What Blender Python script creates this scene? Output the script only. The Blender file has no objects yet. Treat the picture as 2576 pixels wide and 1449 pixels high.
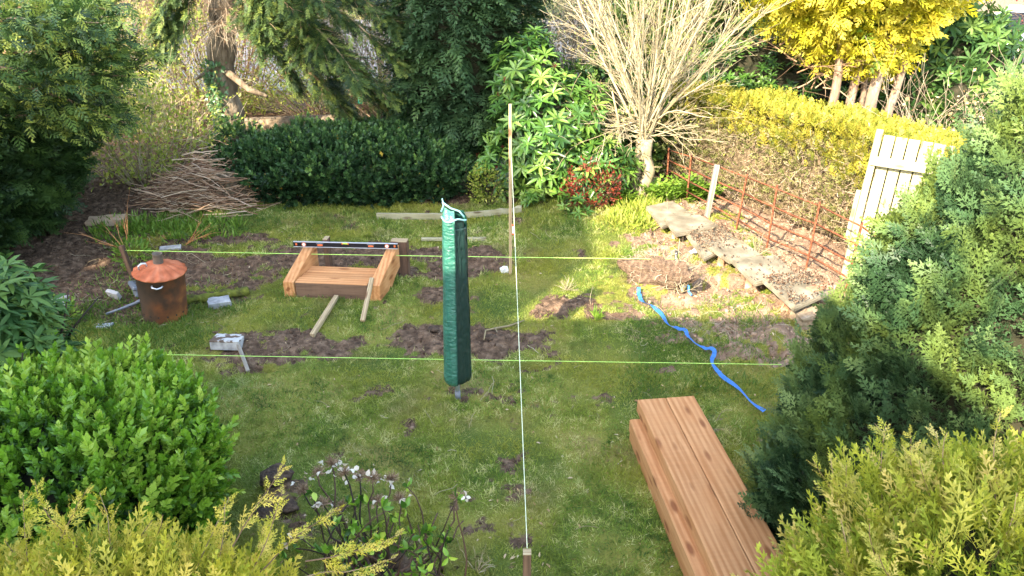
import bpy, bmesh, math, random
import numpy as np
from mathutils import Vector, Matrix
random.seed(7); RNG = np.random.default_rng(11)
scene = bpy.context.scene
R = math.radians
# ------------------------------------------------------------------ camera
CH, PITCH, FPX = 4.15, R(27.0), 1946.0
cam_d = bpy.data.cameras.new('camera'); cam = bpy.data.objects.new('camera', cam_d)
scene.collection.objects.link(cam); scene.camera = cam
cam.location = (0, 0, CH); cam.rotation_euler = (R(90) - PITCH, 0, 0)
cam_d.sensor_width = 36; cam_d.lens = 36 * FPX / 2576; cam_d.clip_start = .05; cam_d.clip_end = 400
scene.render.resolution_x = 1024; scene.render.resolution_y = 576
# ------------------------------------------------------------------ light
SUN_EL = R(35); SUN_TRAVEL = Vector((.56, .83, 0)).normalized()      # light travels to the right and away
world = bpy.data.worlds.new('World'); scene.world = world; world.use_nodes = True
nt = world.node_tree; bg = nt.nodes['Background']
sky = nt.nodes.new('ShaderNodeTexSky'); sky.sky_type = 'NISHITA'; sky.sun_disc = False
sky.sun_elevation = SUN_EL
src = -SUN_TRAVEL
sky.sun_rotation = math.atan2(src.x, src.y)
nt.links.new(sky.outputs[0], bg.inputs[0]); bg.inputs[1].default_value = .15
sl = bpy.data.lights.new('sun', 'SUN'); so = bpy.data.objects.new('sun', sl); scene.collection.objects.link(so)
sl.energy = 2.0; sl.angle = R(.6); sl.color = (1, .95, .86)
d3 = Vector((SUN_TRAVEL.x * math.cos(SUN_EL), SUN_TRAVEL.y * math.cos(SUN_EL), -math.sin(SUN_EL)))
so.rotation_euler = d3.to_track_quat('-Z', 'Y').to_euler(); so.location = (-6, -8, 14)
scene.view_settings.view_transform = 'Standard'; scene.view_settings.look = 'None'
scene.view_settings.exposure = 3.12; scene.view_settings.gamma = 1
scene.view_settings.use_white_balance = True; scene.view_settings.white_balance_temperature = 7800; scene.view_settings.white_balance_tint = 10
scene.render.engine = 'CYCLES'
scene.cycles.max_bounces = 6; scene.cycles.transparent_max_bounces = 4

# ------------------------------------------------------------------ helpers
COL = scene.collection
CP, SP = math.cos(PITCH), math.sin(PITCH)
def ray(px, py):
    a, b = (px - 1288) / FPX, (724.5 - py) / FPX
    return Vector((a, CP + b * SP, -SP + b * CP))
def G(px, py, z=0.0):                 # where the sight line meets height z
    r = ray(px, py); t = (z - CH) / r.z
    return Vector((r.x * t, r.y * t, z))
def AT(px, py, Y):                    # where it meets distance Y
    r = ray(px, py); t = Y / r.y
    return Vector((r.x * t, Y, CH + r.z * t))
def proj(P):                          # world -> photo pixels, arrays
    P = np.asarray(P); dz = P[..., 2] - CH
    zc = P[..., 1] * CP - dz * SP; up = P[..., 1] * SP + dz * CP
    return 1288 + FPX * P[..., 0] / zc, 724.5 - FPX * up / zc

def _h(ix, iy, iz, s):
    n = (ix * 374761393 + iy * 668265263 + iz * 2147483647 + s * 1274126177) & 0xffffffff
    n = ((n ^ (n >> 13)) * 1274126177) & 0xffffffff
    return ((n ^ (n >> 16)) & 0xffff) / 65535.0
def vnoise(P, scale=1.0, seed=0):
    P = np.asarray(P, float) * scale
    i = np.floor(P).astype(np.int64); f = P - i; f = f * f * (3 - 2 * f)
    r = 0
    for dx in (0, 1):
        for dy in (0, 1):
            for dz in (0, 1):
                w = (f[:, 0] if dx else 1 - f[:, 0]) * (f[:, 1] if dy else 1 - f[:, 1]) * (f[:, 2] if dz else 1 - f[:, 2])
                r = r + w * _h(i[:, 0] + dx, i[:, 1] + dy, i[:, 2] + dz, seed)
    return r
def fbm(P, scale=1.0, seed=0, o=3):
    r = 0; a = 1; t = 0
    for k in range(o):
        r = r + a * vnoise(P, scale * 2 ** k, seed + k); t += a; a *= .5
    return r / t
def unit(a):
    return a / np.maximum(np.linalg.norm(a, axis=1, keepdims=True), 1e-9)

def tag(o, label=None, cat=None, group=None, kind=None):
    if label: o['label'] = label
    if cat: o['category'] = cat
    if group: o['group'] = group
    if kind: o['kind'] = kind
    return o
def thing(name, loc, label, cat, group=None, rz=0):
    o = bpy.data.objects.new(name, None); COL.objects.link(o)
    o.location = loc; o.rotation_euler = (0, 0, rz); o.empty_display_size = .2
    return tag(o, label, cat, group)
def link(name, me, mat, parent=None, world=True):
    o = bpy.data.objects.new(name, me); COL.objects.link(o)
    if mat: me.materials.append(mat)
    if parent:
        o.parent = parent
        if world:                     # mesh given in world coordinates
            m = Matrix.Translation(parent.location) @ parent.rotation_euler.to_matrix().to_4x4()
            o.matrix_parent_inverse = m.inverted()
    return o
def tri_mesh(name, V, F, rnd=None):
    me = bpy.data.meshes.new(name); V = np.ascontiguousarray(V, dtype=np.float32); F = np.ascontiguousarray(F, dtype=np.int32)
    k = F.shape[1]
    me.vertices.add(len(V)); me.vertices.foreach_set('co', V.ravel())
    me.loops.add(F.size); me.loops.foreach_set('vertex_index', F.ravel())
    me.polygons.add(len(F)); me.polygons.foreach_set('loop_start', np.arange(0, F.size, k, dtype=np.int32))
    me.update(calc_edges=True)
    if rnd is not None:
        a = me.attributes.new('rnd', 'FLOAT', 'POINT'); a.data.foreach_set('value', np.ascontiguousarray(rnd, dtype=np.float32))
    return me
def centre_mesh(me, c):
    me.transform(Matrix.Translation(-Vector(c)))
def soup(parts):
    V = []; F = []; A = []; n = 0
    for v, f, a in parts:
        V.append(v); F.append(f + n); A.append(a); n += len(v)
    return np.concatenate(V), np.concatenate(F), np.concatenate(A)
def scatter(tpls, P, Y, N, S, rnd):
    """many copies of small leaf templates as one triangle soup"""
    n = len(P); which = RNG.integers(0, len(tpls), n); out = []
    Y = unit(Y); X = unit(np.cross(Y, N)); Z = np.cross(X, Y)
    S = np.broadcast_to(np.asarray(S, float).reshape(-1, 1), (n, 1))
    for k, (tv, tf) in enumerate(tpls):
        m = which == k; c = int(m.sum())
        if not c: continue
        v = (P[m][:, None, :] + S[m][:, None] * (tv[None, :, 0:1] * X[m][:, None, :] + tv[None, :, 1:2] * Y[m][:, None, :] + tv[None, :, 2:3] * Z[m][:, None, :]))
        f = tf[None] + (np.arange(c) * len(tv))[:, None, None]
        out.append((v.reshape(-1, 3), f.reshape(-1, 3), np.repeat(rnd[m], len(tv))))
    return soup(out)
def rdir(n):
    return unit(RNG.normal(size=(n, 3)))

# leaf templates (local: +Y along, X width, Z normal)
def rhomb(p, d, w, nrm=(0, 0, 1), wide=.45):
    p = np.array(p, float); d = np.array(d, float); s = np.cross(d, nrm); s = s / (np.linalg.norm(s) + 1e-9) * w
    return np.array([p, p + d * wide + s, p + d, p + d * wide - s]), np.array([[0, 1, 2], [0, 2, 3]])
def join_t(lst):
    V = []; F = []; n = 0
    for v, f in lst: V.append(v); F.append(f + n); n += len(v)
    return np.concatenate(V), np.concatenate(F)
def spray(seed, n=7, sub=0, w=.05, ang=48, droop=.18, ln=.5):
    """flat fan of scale-leaved branchlets, as on cypress"""
    rg = random.Random(seed); L = []
    for i in range(3):
        a, b = i / 3, (i + 1) / 3
        L.append(rhomb((0, a, -droop * a * a), (0, (b - a) * 1.15, -droop * (b * b - a * a)), w * .55))
    for i in range(n):
        t = .06 + .86 * i / (n - 1); side = -1 if i % 2 else 1
        l = ln * (1.05 - t) * rg.uniform(.75, 1.2) + .1; a = R(ang + rg.uniform(-9, 9) - 14 * t)
        d = np.array((side * math.sin(a) * l, math.cos(a) * l, rg.uniform(-.10, .05)))
        p = np.array((0, t, -droop * t * t)); L.append(rhomb(p, d, w))
        for s in range(sub):
            q = p + d * (.28 + .26 * s)
            for sd in (-1, 1):
                a2 = a * side + sd * R(38); l2 = l * (.42 - .09 * s)
                L.append(rhomb(q, (math.sin(a2) * l2, math.cos(a2) * l2, rg.uniform(-.05, .05)), w * .75))
    L.append(rhomb((0, .9, -droop * .8), (0, .16, -.03), w))
    return join_t(L)
SPR_N = [spray(s, 7, 1, .058) for s in range(4)]
SPR_M = [spray(s + 9, 8, 0, .060) for s in range(4)]
SPR_F = [spray(s + 20, 4, 0, .10) for s in range(3)]
SPR_UP = [spray(s + 30, 9, 1, .030, ang=40, droop=-.05, ln=.42) for s in range(4)]
def leaf(w=.2, fold=.08, curl=.1):
    return (np.array([(0, 0, 0), (w * .75, .35, fold), (w * .7, .7, fold - curl * .4), (0, 1, -curl), (-w * .7, .7, fold - curl * .4), (-w * .75, .35, fold), (0, .5, 0)], float),
            np.array([[0, 1, 6], [1, 2, 6], [2, 3, 6], [3, 4, 6], [4, 5, 6], [5, 0, 6]]))
def leaf_s(w=.3, fold=.06):
    return (np.array([(0, 0, 0), (w, .5, fold), (0, 1, 0), (-w, .5, fold)], float), np.array([[0, 1, 2], [0, 2, 3]]))
def whorl(seed, n=9, w=.15, drop=.25):
    rg = random.Random(seed); L = []; base = leaf(w, .05, .12)
    for i in range(n):
        a = i * 2.4 + rg.uniform(-.2, .2); e = rg.uniform(-drop, .5) ; ln = rg.uniform(.75, 1.1)
        d = Vector((math.cos(a) * math.cos(e), math.sin(e), math.sin(a) * math.cos(e))); nn = Vector((0, 1, 0))
        x = d.cross(nn).normalized(); z = x.cross(d)
        M = np.array([x, d, z]); L.append((base[0] * ln @ M, base[1]))
    return join_t(L)
def shoot(seed, n=6, w=.3, ll=.34, ang=50):
    """a stem with pairs of small leaves"""
    rg = random.Random(seed); L = [rhomb((0, 0, 0), (0, 1, 0), .014)]; base = leaf_s(w)
    for i in range(n):
        t = .1 + .85 * i / n; roll = i * 1.3 + rg.random()
        for s in (0, math.pi):
            a = roll + s; e = R(ang + rg.uniform(-14, 14) - 25 * t)
            d = Vector((math.cos(a) * math.sin(e), math.cos(e), math.sin(a) * math.sin(e))); nn = Vector((0, 1, 0))
            x = d.cross(nn).normalized(); z = x.cross(d); M = np.array([x, d, z])
            L.append((base[0] * ll * rg.uniform(.8, 1.15) @ M + np.array((0, t, 0)), base[1]))
    L.append((base[0] * ll * .8 + np.array((0, .93, 0)), base[1]))
    return join_t(L)
WHORL = [whorl(s) for s in range(4)]
SHOOT = [shoot(s) for s in range(4)]
SHOOT_F = [shoot(s + 5, 4, .34, .42) for s in range(3)]
def needle_twig(seed, n=9, ln=.28):
    rg = random.Random(seed); L = [rhomb((0, 0, 0), (0, 1, 0), .03)]
    for i in range(n):
        t = i / n
        for s in (-1, 1):
            L.append(rhomb((0, t, 0), (s * ln * .7, ln * .62, rg.uniform(-.10, .12)), .035))
    return join_t(L)
NEED = [needle_twig(s) for s in range(3)]
LEAF = [leaf(.2), leaf(.24, .1, .2)]
LEAF_S = [leaf_s(.32), leaf_s(.26, .1)]

# tubes
def tube(pts, rad, k=4, cap=True):
    pts = np.asarray(pts, float); n = len(pts); rad = np.broadcast_to(rad, (n,))
    T = unit(np.gradient(pts, axis=0)); ref = np.array((0, 0, 1.)) if abs(T[0][2]) < .9 else np.array((1., 0, 0))
    A = unit(np.cross(T, ref)); B = np.cross(T, A)
    th = np.arange(k) * 2 * math.pi / k
    V = pts[:, None] + rad[:, None, None] * (np.cos(th)[None, :, None] * A[:, None] + np.sin(th)[None, :, None] * B[:, None])
    F = []
    for i in range(n - 1):
        for j in range(k):
            a, b = i * k + j, i * k + (j + 1) % k
            F.append((a, b, b + k)); F.append((a, b + k, a + k))
    if cap and k > 3:
        for j in range(1, k - 1):
            F.append((0, j + 1, j)); o = (n - 1) * k; F.append((o, o + j, o + j + 1))
    return V.reshape(-1, 3), np.array(F)
def tubes(lst, rnd=None):
    return soup([(v, f, np.full(len(v), random.random() if rnd is None else rnd)) for v, f in lst])
def wander(p, d, ln, n, jit=.15, grav=0.0):
    pts = [np.array(p, float)]; d = np.array(d, float); d /= np.linalg.norm(d)
    for i in range(n):
        d = d + RNG.normal(size=3) * jit + np.array((0, 0, grav)); d /= np.linalg.norm(d)
        pts.append(pts[-1] + d * ln / n)
    return np.array(pts), d
def branchy(p, d, ln, r, depth, out, kids=4, spread=.6, jit=.12, grav=0, k=4, start=.3, shrink=.55, n=6, minr=.0015):
    pts, dd = wander(p, d, ln, n, jit, grav)
    rad = np.linspace(r, max(r * .35, minr), len(pts)); out.append(tube(pts, rad, k if depth > 0 else 3, False))
    tips = [(pts[-1], dd)]
    if depth > 0:
        for c in range(kids):
            t = start + (1 - start) * (c + random.random()) / kids; i = min(int(t * n), n - 1)
            base = pts[i] + (pts[i + 1] - pts[i]) * (t * n - i if t * n - i < 1 else 1)
            dv = pts[i + 1] - pts[i]; dv = dv / np.linalg.norm(dv)
            nd = dv + rdir(1)[0] * spread * 1.25; 
            tips += branchy(base, nd, ln * shrink * random.uniform(.7, 1.2), rad[i] * .55, depth - 1, out, kids, spread, jit, grav, k, .2, shrink, max(3, n - 1), minr)
    return tips

# ------------------------------------------------------------------ materials
def new_mat(name):
    m = bpy.data.materials.new(name); m.use_nodes = True
    return m, m.node_tree, m.node_tree.nodes['Principled BSDF']
def ramp(nt, fac, cols):
    r = nt.nodes.new('ShaderNodeValToRGB'); e = r.color_ramp.elements
    while len(e) < len(cols): e.new(.5)
    for i, c in enumerate(cols):
        pos, col = c if isinstance(c[0], float) and len(c) == 2 else (i / (len(cols) - 1), c)
        e[i].position = pos; e[i].color = (*col, 1)
    nt.links.new(fac, r.inputs[0]); return r.outputs[0]
def leaf_mat(name, cols, rough=.55, trans=.25, spec=.4, clump=0.0, cl_scale=1.5, cl_col=None):
    m, nt, b = new_mat(name); a = nt.nodes.new('ShaderNodeAttribute'); a.attribute_name = 'rnd'
    c = ramp(nt, a.outputs['Fac'], cols)
    if cl_col:
        g = nt.nodes.new('ShaderNodeNewGeometry'); n = nt.nodes.new('ShaderNodeTexNoise'); n.inputs['Scale'].default_value = cl_scale
        nt.links.new(g.outputs['Position'], n.inputs['Vector'])
        mr = nt.nodes.new('ShaderNodeMapRange'); mr.inputs[1].default_value = .45; mr.inputs[2].default_value = .65; mr.inputs[4].default_value = clump
        nt.links.new(n.outputs[0], mr.inputs[0])
        mx = nt.nodes.new('ShaderNodeMixRGB'); nt.links.new(mr.outputs[0], mx.inputs[0]); nt.links.new(c, mx.inputs[1]); mx.inputs[2].default_value = (*cl_col, 1); c = mx.outputs[0]
    nt.links.new(c, b.inputs['Base Color']); b.inputs['Roughness'].default_value = rough; b.inputs['Specular IOR Level'].default_value = spec
    t = nt.nodes.new('ShaderNodeBsdfTranslucent'); nt.links.new(c, t.inputs[0]); mix = nt.nodes.new('ShaderNodeMixShader'); mix.inputs[0].default_value = trans
    nt.links.new(b.outputs[0], mix.inputs[1]); nt.links.new(t.outputs[0], mix.inputs[2]); nt.links.new(mix.outputs[0], nt.nodes['Material Output'].inputs[0])
    return m
def noise_mat(name, cols, scale=8, rough=.8, bump=.3, bscale=None, stretch=(1, 1, 1), coord='Object', detail=6, metal=0, spec=.3, bdist=.01):
    m, nt, b = new_mat(name); tc = nt.nodes.new('ShaderNodeTexCoord'); mp = nt.nodes.new('ShaderNodeMapping'); mp.inputs['Scale'].default_value = stretch
    nt.links.new(tc.outputs[coord], mp.inputs[0])
    n = nt.nodes.new('ShaderNodeTexNoise'); n.inputs['Scale'].default_value = scale; n.inputs['Detail'].default_value = detail; nt.links.new(mp.outputs[0], n.inputs['Vector'])
    mr = nt.nodes.new('ShaderNodeMapRange'); mr.inputs[1].default_value = .3; mr.inputs[2].default_value = .7; nt.links.new(n.outputs[0], mr.inputs[0])
    c = ramp(nt, mr.outputs[0], cols); nt.links.new(c, b.inputs['Base Color'])
    b.inputs['Roughness'].default_value = rough; b.inputs['Metallic'].default_value = metal; b.inputs['Specular IOR Level'].default_value = spec
    if bump:
        n2 = nt.nodes.new('ShaderNodeTexNoise'); n2.inputs['Scale'].default_value = bscale or scale * 3; n2.inputs['Detail'].default_value = 5; nt.links.new(mp.outputs[0], n2.inputs['Vector'])
        bp = nt.nodes.new('ShaderNodeBump'); bp.inputs['Strength'].default_value = bump; bp.inputs['Distance'].default_value = bdist; nt.links.new(n2.outputs[0], bp.inputs['Height']); nt.links.new(bp.outputs[0], b.inputs['Normal'])
    return m
def wood_mat(name, light, dark, knot=(.12, .04, .015), knots=True, sc=1.0, rough=.75):
    """sawn softwood, grain along local X"""
    m, nt, b = new_mat(name); N = nt.nodes; Lk = nt.links
    tc = N.new('ShaderNodeTexCoord'); oi = N.new('ShaderNodeObjectInfo')
    ad = N.new('ShaderNodeVectorMath'); ad.operation = 'ADD'; cm = N.new('ShaderNodeVectorMath'); cm.operation = 'SCALE'; cm.inputs[3].default_value = 17
    cx = N.new('ShaderNodeCombineXYZ'); Lk.new(oi.outputs['Random'], cx.inputs[0]); Lk.new(oi.outputs['Random'], cx.inputs[1]); Lk.new(cx.outputs[0], cm.inputs[0])
    Lk.new(tc.outputs['Object'], ad.inputs[0]); Lk.new(cm.outputs[0], ad.inputs[1])
    mp = N.new('ShaderNodeMapping'); mp.inputs['Scale'].default_value = (1.2 * sc, 14 * sc, 14 * sc); Lk.new(ad.outputs[0], mp.inputs[0])
    n = N.new('ShaderNodeTexNoise'); n.inputs['Scale'].default_value = 2.2; n.inputs['Detail'].default_value = 8; n.inputs['Distortion'].default_value = .6; Lk.new(mp.outputs[0], n.inputs['Vector'])
    w = N.new('ShaderNodeTexWave'); w.bands_direction = 'Y'; w.inputs['Scale'].default_value = .45; w.inputs['Distortion'].default_value = 5; w.inputs['Detail'].default_value = 3; Lk.new(mp.outputs[0], w.inputs['Vector'])
    ma = N.new('ShaderNodeMath'); ma.operation = 'MULTIPLY_ADD'; Lk.new(w.outputs['Fac'], ma.inputs[0]); ma.inputs[1].default_value = .35; Lk.new(n.outputs[0], ma.inputs[2])
    mr = N.new('ShaderNodeMapRange'); mr.inputs[1].default_value = .42; mr.inputs[2].default_value = .90; Lk.new(ma.outputs[0], mr.inputs[0])
    c = ramp(nt, mr.outputs[0], [light, tuple((a + b_) / 2 for a, b_ in zip(light, dark)), dark])
    # saw marks across the grain
    m2 = N.new('ShaderNodeMapping'); m2.inputs['Scale'].default_value = (38, 2, 2); Lk.new(ad.outputs[0], m2.inputs[0])
    sn = N.new('ShaderNodeTexNoise'); sn.inputs['Scale'].default_value = 1.0; Lk.new(m2.outputs[0], sn.inputs['Vector'])
    hs = N.new('ShaderNodeMixRGB'); hs.blend_type = 'MULTIPLY'; hs.inputs[0].default_value = .16; Lk.new(c, hs.inputs[1]); Lk.new(sn.outputs[0], hs.inputs[2]); c = hs.outputs[0]
    if knots:
        m3 = N.new('ShaderNodeMapping'); m3.inputs['Scale'].default_value = (3.6, 11, 11); Lk.new(ad.outputs[0], m3.inputs[0])
        v = N.new('ShaderNodeTexVoronoi'); v.inputs['Scale'].default_value = .8; Lk.new(m3.outputs[0], v.inputs['Vector'])
        kr = N.new('ShaderNodeMapRange'); kr.inputs[1].default_value = .13; kr.inputs[2].default_value = .25; kr.inputs[3].default_value = .85; kr.inputs[4].default_value = 0; Lk.new(v.outputs['Distance'], kr.inputs[0])
        mx = N.new('ShaderNodeMixRGB'); Lk.new(kr.outputs[0], mx.inputs[0]); Lk.new(c, mx.inputs[1]); mx.inputs[2].default_value = (*knot, 1); c = mx.outputs[0]
    hv = N.new('ShaderNodeHueSaturation'); hm = N.new('ShaderNodeMapRange'); hm.inputs[3].default_value = .86; hm.inputs[4].default_value = 1.12; Lk.new(oi.outputs['Random'], hm.inputs[0]); Lk.new(hm.outputs[0], hv.inputs['Value']); Lk.new(c, hv.inputs['Color']); c = hv.outputs[0]
    st_ = N.new('ShaderNodeTexNoise'); st_.inputs['Scale'].default_value = 3.1; st_.inputs['Detail'].default_value = 4; Lk.new(ad.outputs[0], st_.inputs['Vector'])
    sm_ = N.new('ShaderNodeMapRange'); sm_.inputs[1].default_value = .5; sm_.inputs[2].default_value = .7; sm_.inputs[4].default_value = .45; Lk.new(st_.outputs[0], sm_.inputs[0])
    mz = N.new('ShaderNodeMixRGB'); Lk.new(sm_.outputs[0], mz.inputs[0]); Lk.new(c, mz.inputs[1]); mz.inputs[2].default_value = (*dark, 1); c = mz.outputs[0]
    Lk.new(c, b.inputs['Base Color']); b.inputs['Roughness'].default_value = rough; b.inputs['Specular IOR Level'].default_value = .25
    bp = N.new('ShaderNodeBump'); bp.inputs['Strength'].default_value = .35; bp.inputs['Distance'].default_value = .004; Lk.new(ma.outputs[0], bp.inputs['Height']); Lk.new(bp.outputs[0], b.inputs['Normal'])
    return m
def plain(name, col, rough=.5, metal=0, spec=.5):
    m, nt, b = new_mat(name); n = nt.nodes.new('ShaderNodeTexNoise'); n.inputs['Scale'].default_value = 25
    tc = nt.nodes.new('ShaderNodeTexCoord'); nt.links.new(tc.outputs['Object'], n.inputs['Vector'])
    c = ramp(nt, n.outputs[0], [tuple(x * .85 for x in col), tuple(min(1, x * 1.12) for x in col)]); nt.links.new(c, b.inputs['Base Color'])
    b.inputs['Roughness'].default_value = rough; b.inputs['Metallic'].default_value = metal; b.inputs['Specular IOR Level'].default_value = spec
    return m

M = {}
M['conifer'] = leaf_mat('blue_green_cypress', [(.02, .055, .022), (.05, .115, .045), (.11, .20, .075), (.24, .34, .13)], .5, .25, .5, .7, 2.2, (.20, .27, .05))
M['left_hedge'] = leaf_mat('dark_cypress', [(.015, .040, .010), (.04, .09, .02), (.10, .18, .035), (.36, .42, .08)], .6, .2)
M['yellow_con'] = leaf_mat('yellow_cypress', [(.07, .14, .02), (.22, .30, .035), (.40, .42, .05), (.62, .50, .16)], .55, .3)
M['ochre_con'] = leaf_mat('ochre_cypress', [(.05, .12, .015), (.20, .27, .025), (.52, .46, .05), (.74, .56, .13)], .6, .3)
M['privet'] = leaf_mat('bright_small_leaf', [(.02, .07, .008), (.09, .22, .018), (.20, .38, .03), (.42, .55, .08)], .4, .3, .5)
M['laurel'] = leaf_mat('laurel_leaf', [(.015, .045, .012), (.03, .085, .022), (.055, .13, .03), (.13, .22, .045)], .55, .2, .25)
M['rhodo'] = leaf_mat('rhododendron_leaf', [(.015, .05, .012), (.035, .10, .02), (.08, .19, .03), (.20, .32, .06)], .35, .2, .5)
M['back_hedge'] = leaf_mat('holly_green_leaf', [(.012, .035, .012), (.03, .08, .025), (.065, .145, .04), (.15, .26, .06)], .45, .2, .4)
M['spruce'] = leaf_mat('spruce_needle', [(.012, .032, .01), (.03, .065, .016), (.065, .115, .025), (.20, .25, .05)], .6, .12)
M['fir'] = leaf_mat('dark_fir', [(.022, .055, .02), (.03, .075, .026), (.045, .10, .032), (.07, .14, .04)], .6, .15)
M['gold'] = leaf_mat('golden_cypress', [(.08, .15, .012), (.28, .30, .02), (.46, .42, .03), (.60, .50, .07)], .55, .3)
M['gold_hedge'] = leaf_mat('golden_hedge_tips', [(.14, .18, .025), (.28, .28, .035), (.42, .38, .05), (.52, .44, .10)], .6, .3)
M['hedge_mix'] = leaf_mat('hedge_face_mix', [(.10, .13, .03), (.18, .19, .055), (.26, .22, .10), (.34, .28, .17)], .7, .2)
M['shrub_lit'] = leaf_mat('small_yellow_green_leaf', [(.16, .24, .03), (.26, .34, .05), (.38, .42, .07), (.48, .46, .14)], .5, .35)
M['bg_leaf'] = leaf_mat('shrub_background_leaf', [(.03, .075, .02), (.06, .13, .025), (.11, .19, .04), (.30, .33, .12)], .4, .2, .5)
M['red_leaf'] = leaf_mat('dark_red_leaf', [(.10, .02, .012), (.20, .035, .02), (.30, .07, .03)], .6, .25)
M['fern'] = leaf_mat('fresh_green_weed', [(.08, .17, .02), (.14, .27, .03), (.24, .36, .06)], .5, .3)
M['dry'] = leaf_mat('dry_leaf', [(.30, .17, .07), (.45, .30, .15), (.62, .50, .34)], .7, .2)
M['petal'] = leaf_mat('dried_petal', [(.80, .72, .60), (.85, .80, .72), (.60, .42, .28)], .7, .3)
M['yellow_leaf'] = leaf_mat('yellow_autumn_leaf', [(.55, .38, .05), (.66, .50, .12), (.60, .35, .06)], .6, .3)
M['twig_pale'] = leaf_mat('pale_twig', [(.22, .17, .09), (.34, .28, .17), (.48, .42, .29)], .8, 0)
M['twig_brown'] = leaf_mat('brown_twig', [(.16, .09, .05), (.26, .16, .09), (.40, .28, .18)], .85, 0)
M['twig_grey'] = leaf_mat('grey_brown_twig', [(.18, .14, .10), (.30, .24, .17), (.48, .40, .28)], .85, 0)
M['twig_red'] = leaf_mat('orange_stem', [(.45, .18, .06), (.60, .28, .12)], .6, 0)
M['stem_dark'] = leaf_mat('dark_stem', [(.015, .009, .008), (.04, .02, .015), (.12, .065, .04)], .7, 0)
M['core'] = noise_mat('inner_shade_fill', [(.012, .016, .008), (.03, .03, .016), (.05, .04, .025)], 14, .95, .6, 30)  # opaque dark fill, the shade inside foliage painted as colour
M['core_brown'] = noise_mat('brown_inner_fill', [(.05, .035, .02), (.14, .10, .06), (.24, .18, .11)], 22, .95, .8, 40, bdist=.03)  # opaque brown fill behind the hedge and brush twigs
M['bark'] = noise_mat('rough_bark', [(.10, .07, .045), (.20, .15, .10), (.34, .27, .19)], 9, .9, 1.0, 22, (1, 1, .35), bdist=.03)
M['bark_pale'] = noise_mat('pale_smooth_bark', [(.20, .16, .09), (.32, .26, .16), (.44, .37, .25)], 12, .85, .5, 30, (1, 1, .4))
M['bark_pink'] = noise_mat('pinkish_bark', [(.17, .11, .075), (.29, .20, .14), (.40, .30, .22)], 14, .9, .8, 30, (1, 1, .25), bdist=.02)
M['rust'] = noise_mat('rusty_iron', [(.08, .025, .012), (.17, .055, .026), (.30, .12, .06)], 30, .85, .5)
M['slab'] = noise_mat('weathered_flagstone', [(.13, .11, .075), (.21, .18, .125), (.33, .29, .21)], 5, .9, .5, 60)
M['brick'] = noise_mat('old_brick', [(.30, .12, .07), (.44, .20, .12), (.55, .45, .36)], 10, .9, .5)
M['concrete'] = noise_mat('grey_concrete', [(.20, .20, .20), (.34, .34, .34), (.46, .46, .45)], 12, .9, .4, 50)
M['sleeper'] = wood_mat('treated_sleeper', (.68, .34, .15), (.48, .20, .075), (.22, .07, .025))
M['sleeper_dark'] = wood_mat('dark_sleeper_face', (.22, .13, .085), (.11, .06, .04), (.05, .02, .015))  # darker brown for the front tread and corner posts
M['batten'] = wood_mat('pale_batten', (.52, .40, .24), (.34, .24, .13), sc=2)
M['pine'] = wood_mat('pale_green_pine', (.42, .39, .26), (.32, .29, .17), (.13, .09, .05))
M['post_grey'] = wood_mat('grey_post_wood', (.36, .32, .26), (.20, .17, .135), knots=False)
M['dark_post'] = wood_mat('dark_peg', (.24, .14, .09), (.10, .06, .04), knots=False)
M['black'] = plain('black_enamel', (.012, .012, .018), .35)
M['alu'] = plain('bare_aluminium', (.62, .64, .68), .35, .6)
M['orange'] = plain('orange_plastic', (.80, .16, .05), .4)
M['vial'] = plain('yellow_vial', (.60, .85, .10), .2)
M['white'] = plain('white_plastic', (.80, .80, .78), .5)
M['blue'] = plain('blue_strap', (.06, .30, .75), .5)
M['string'] = plain('green_string', (.50, .85, .18), .6)
M['string_pale'] = plain('cream_string', (.72, .76, .52), .6)
M['steel'] = plain('galvanised_steel', (.40, .44, .50), .35, .7)
M['grey_plastic'] = plain('grey_plastic', (.17, .19, .22), .55)

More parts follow.
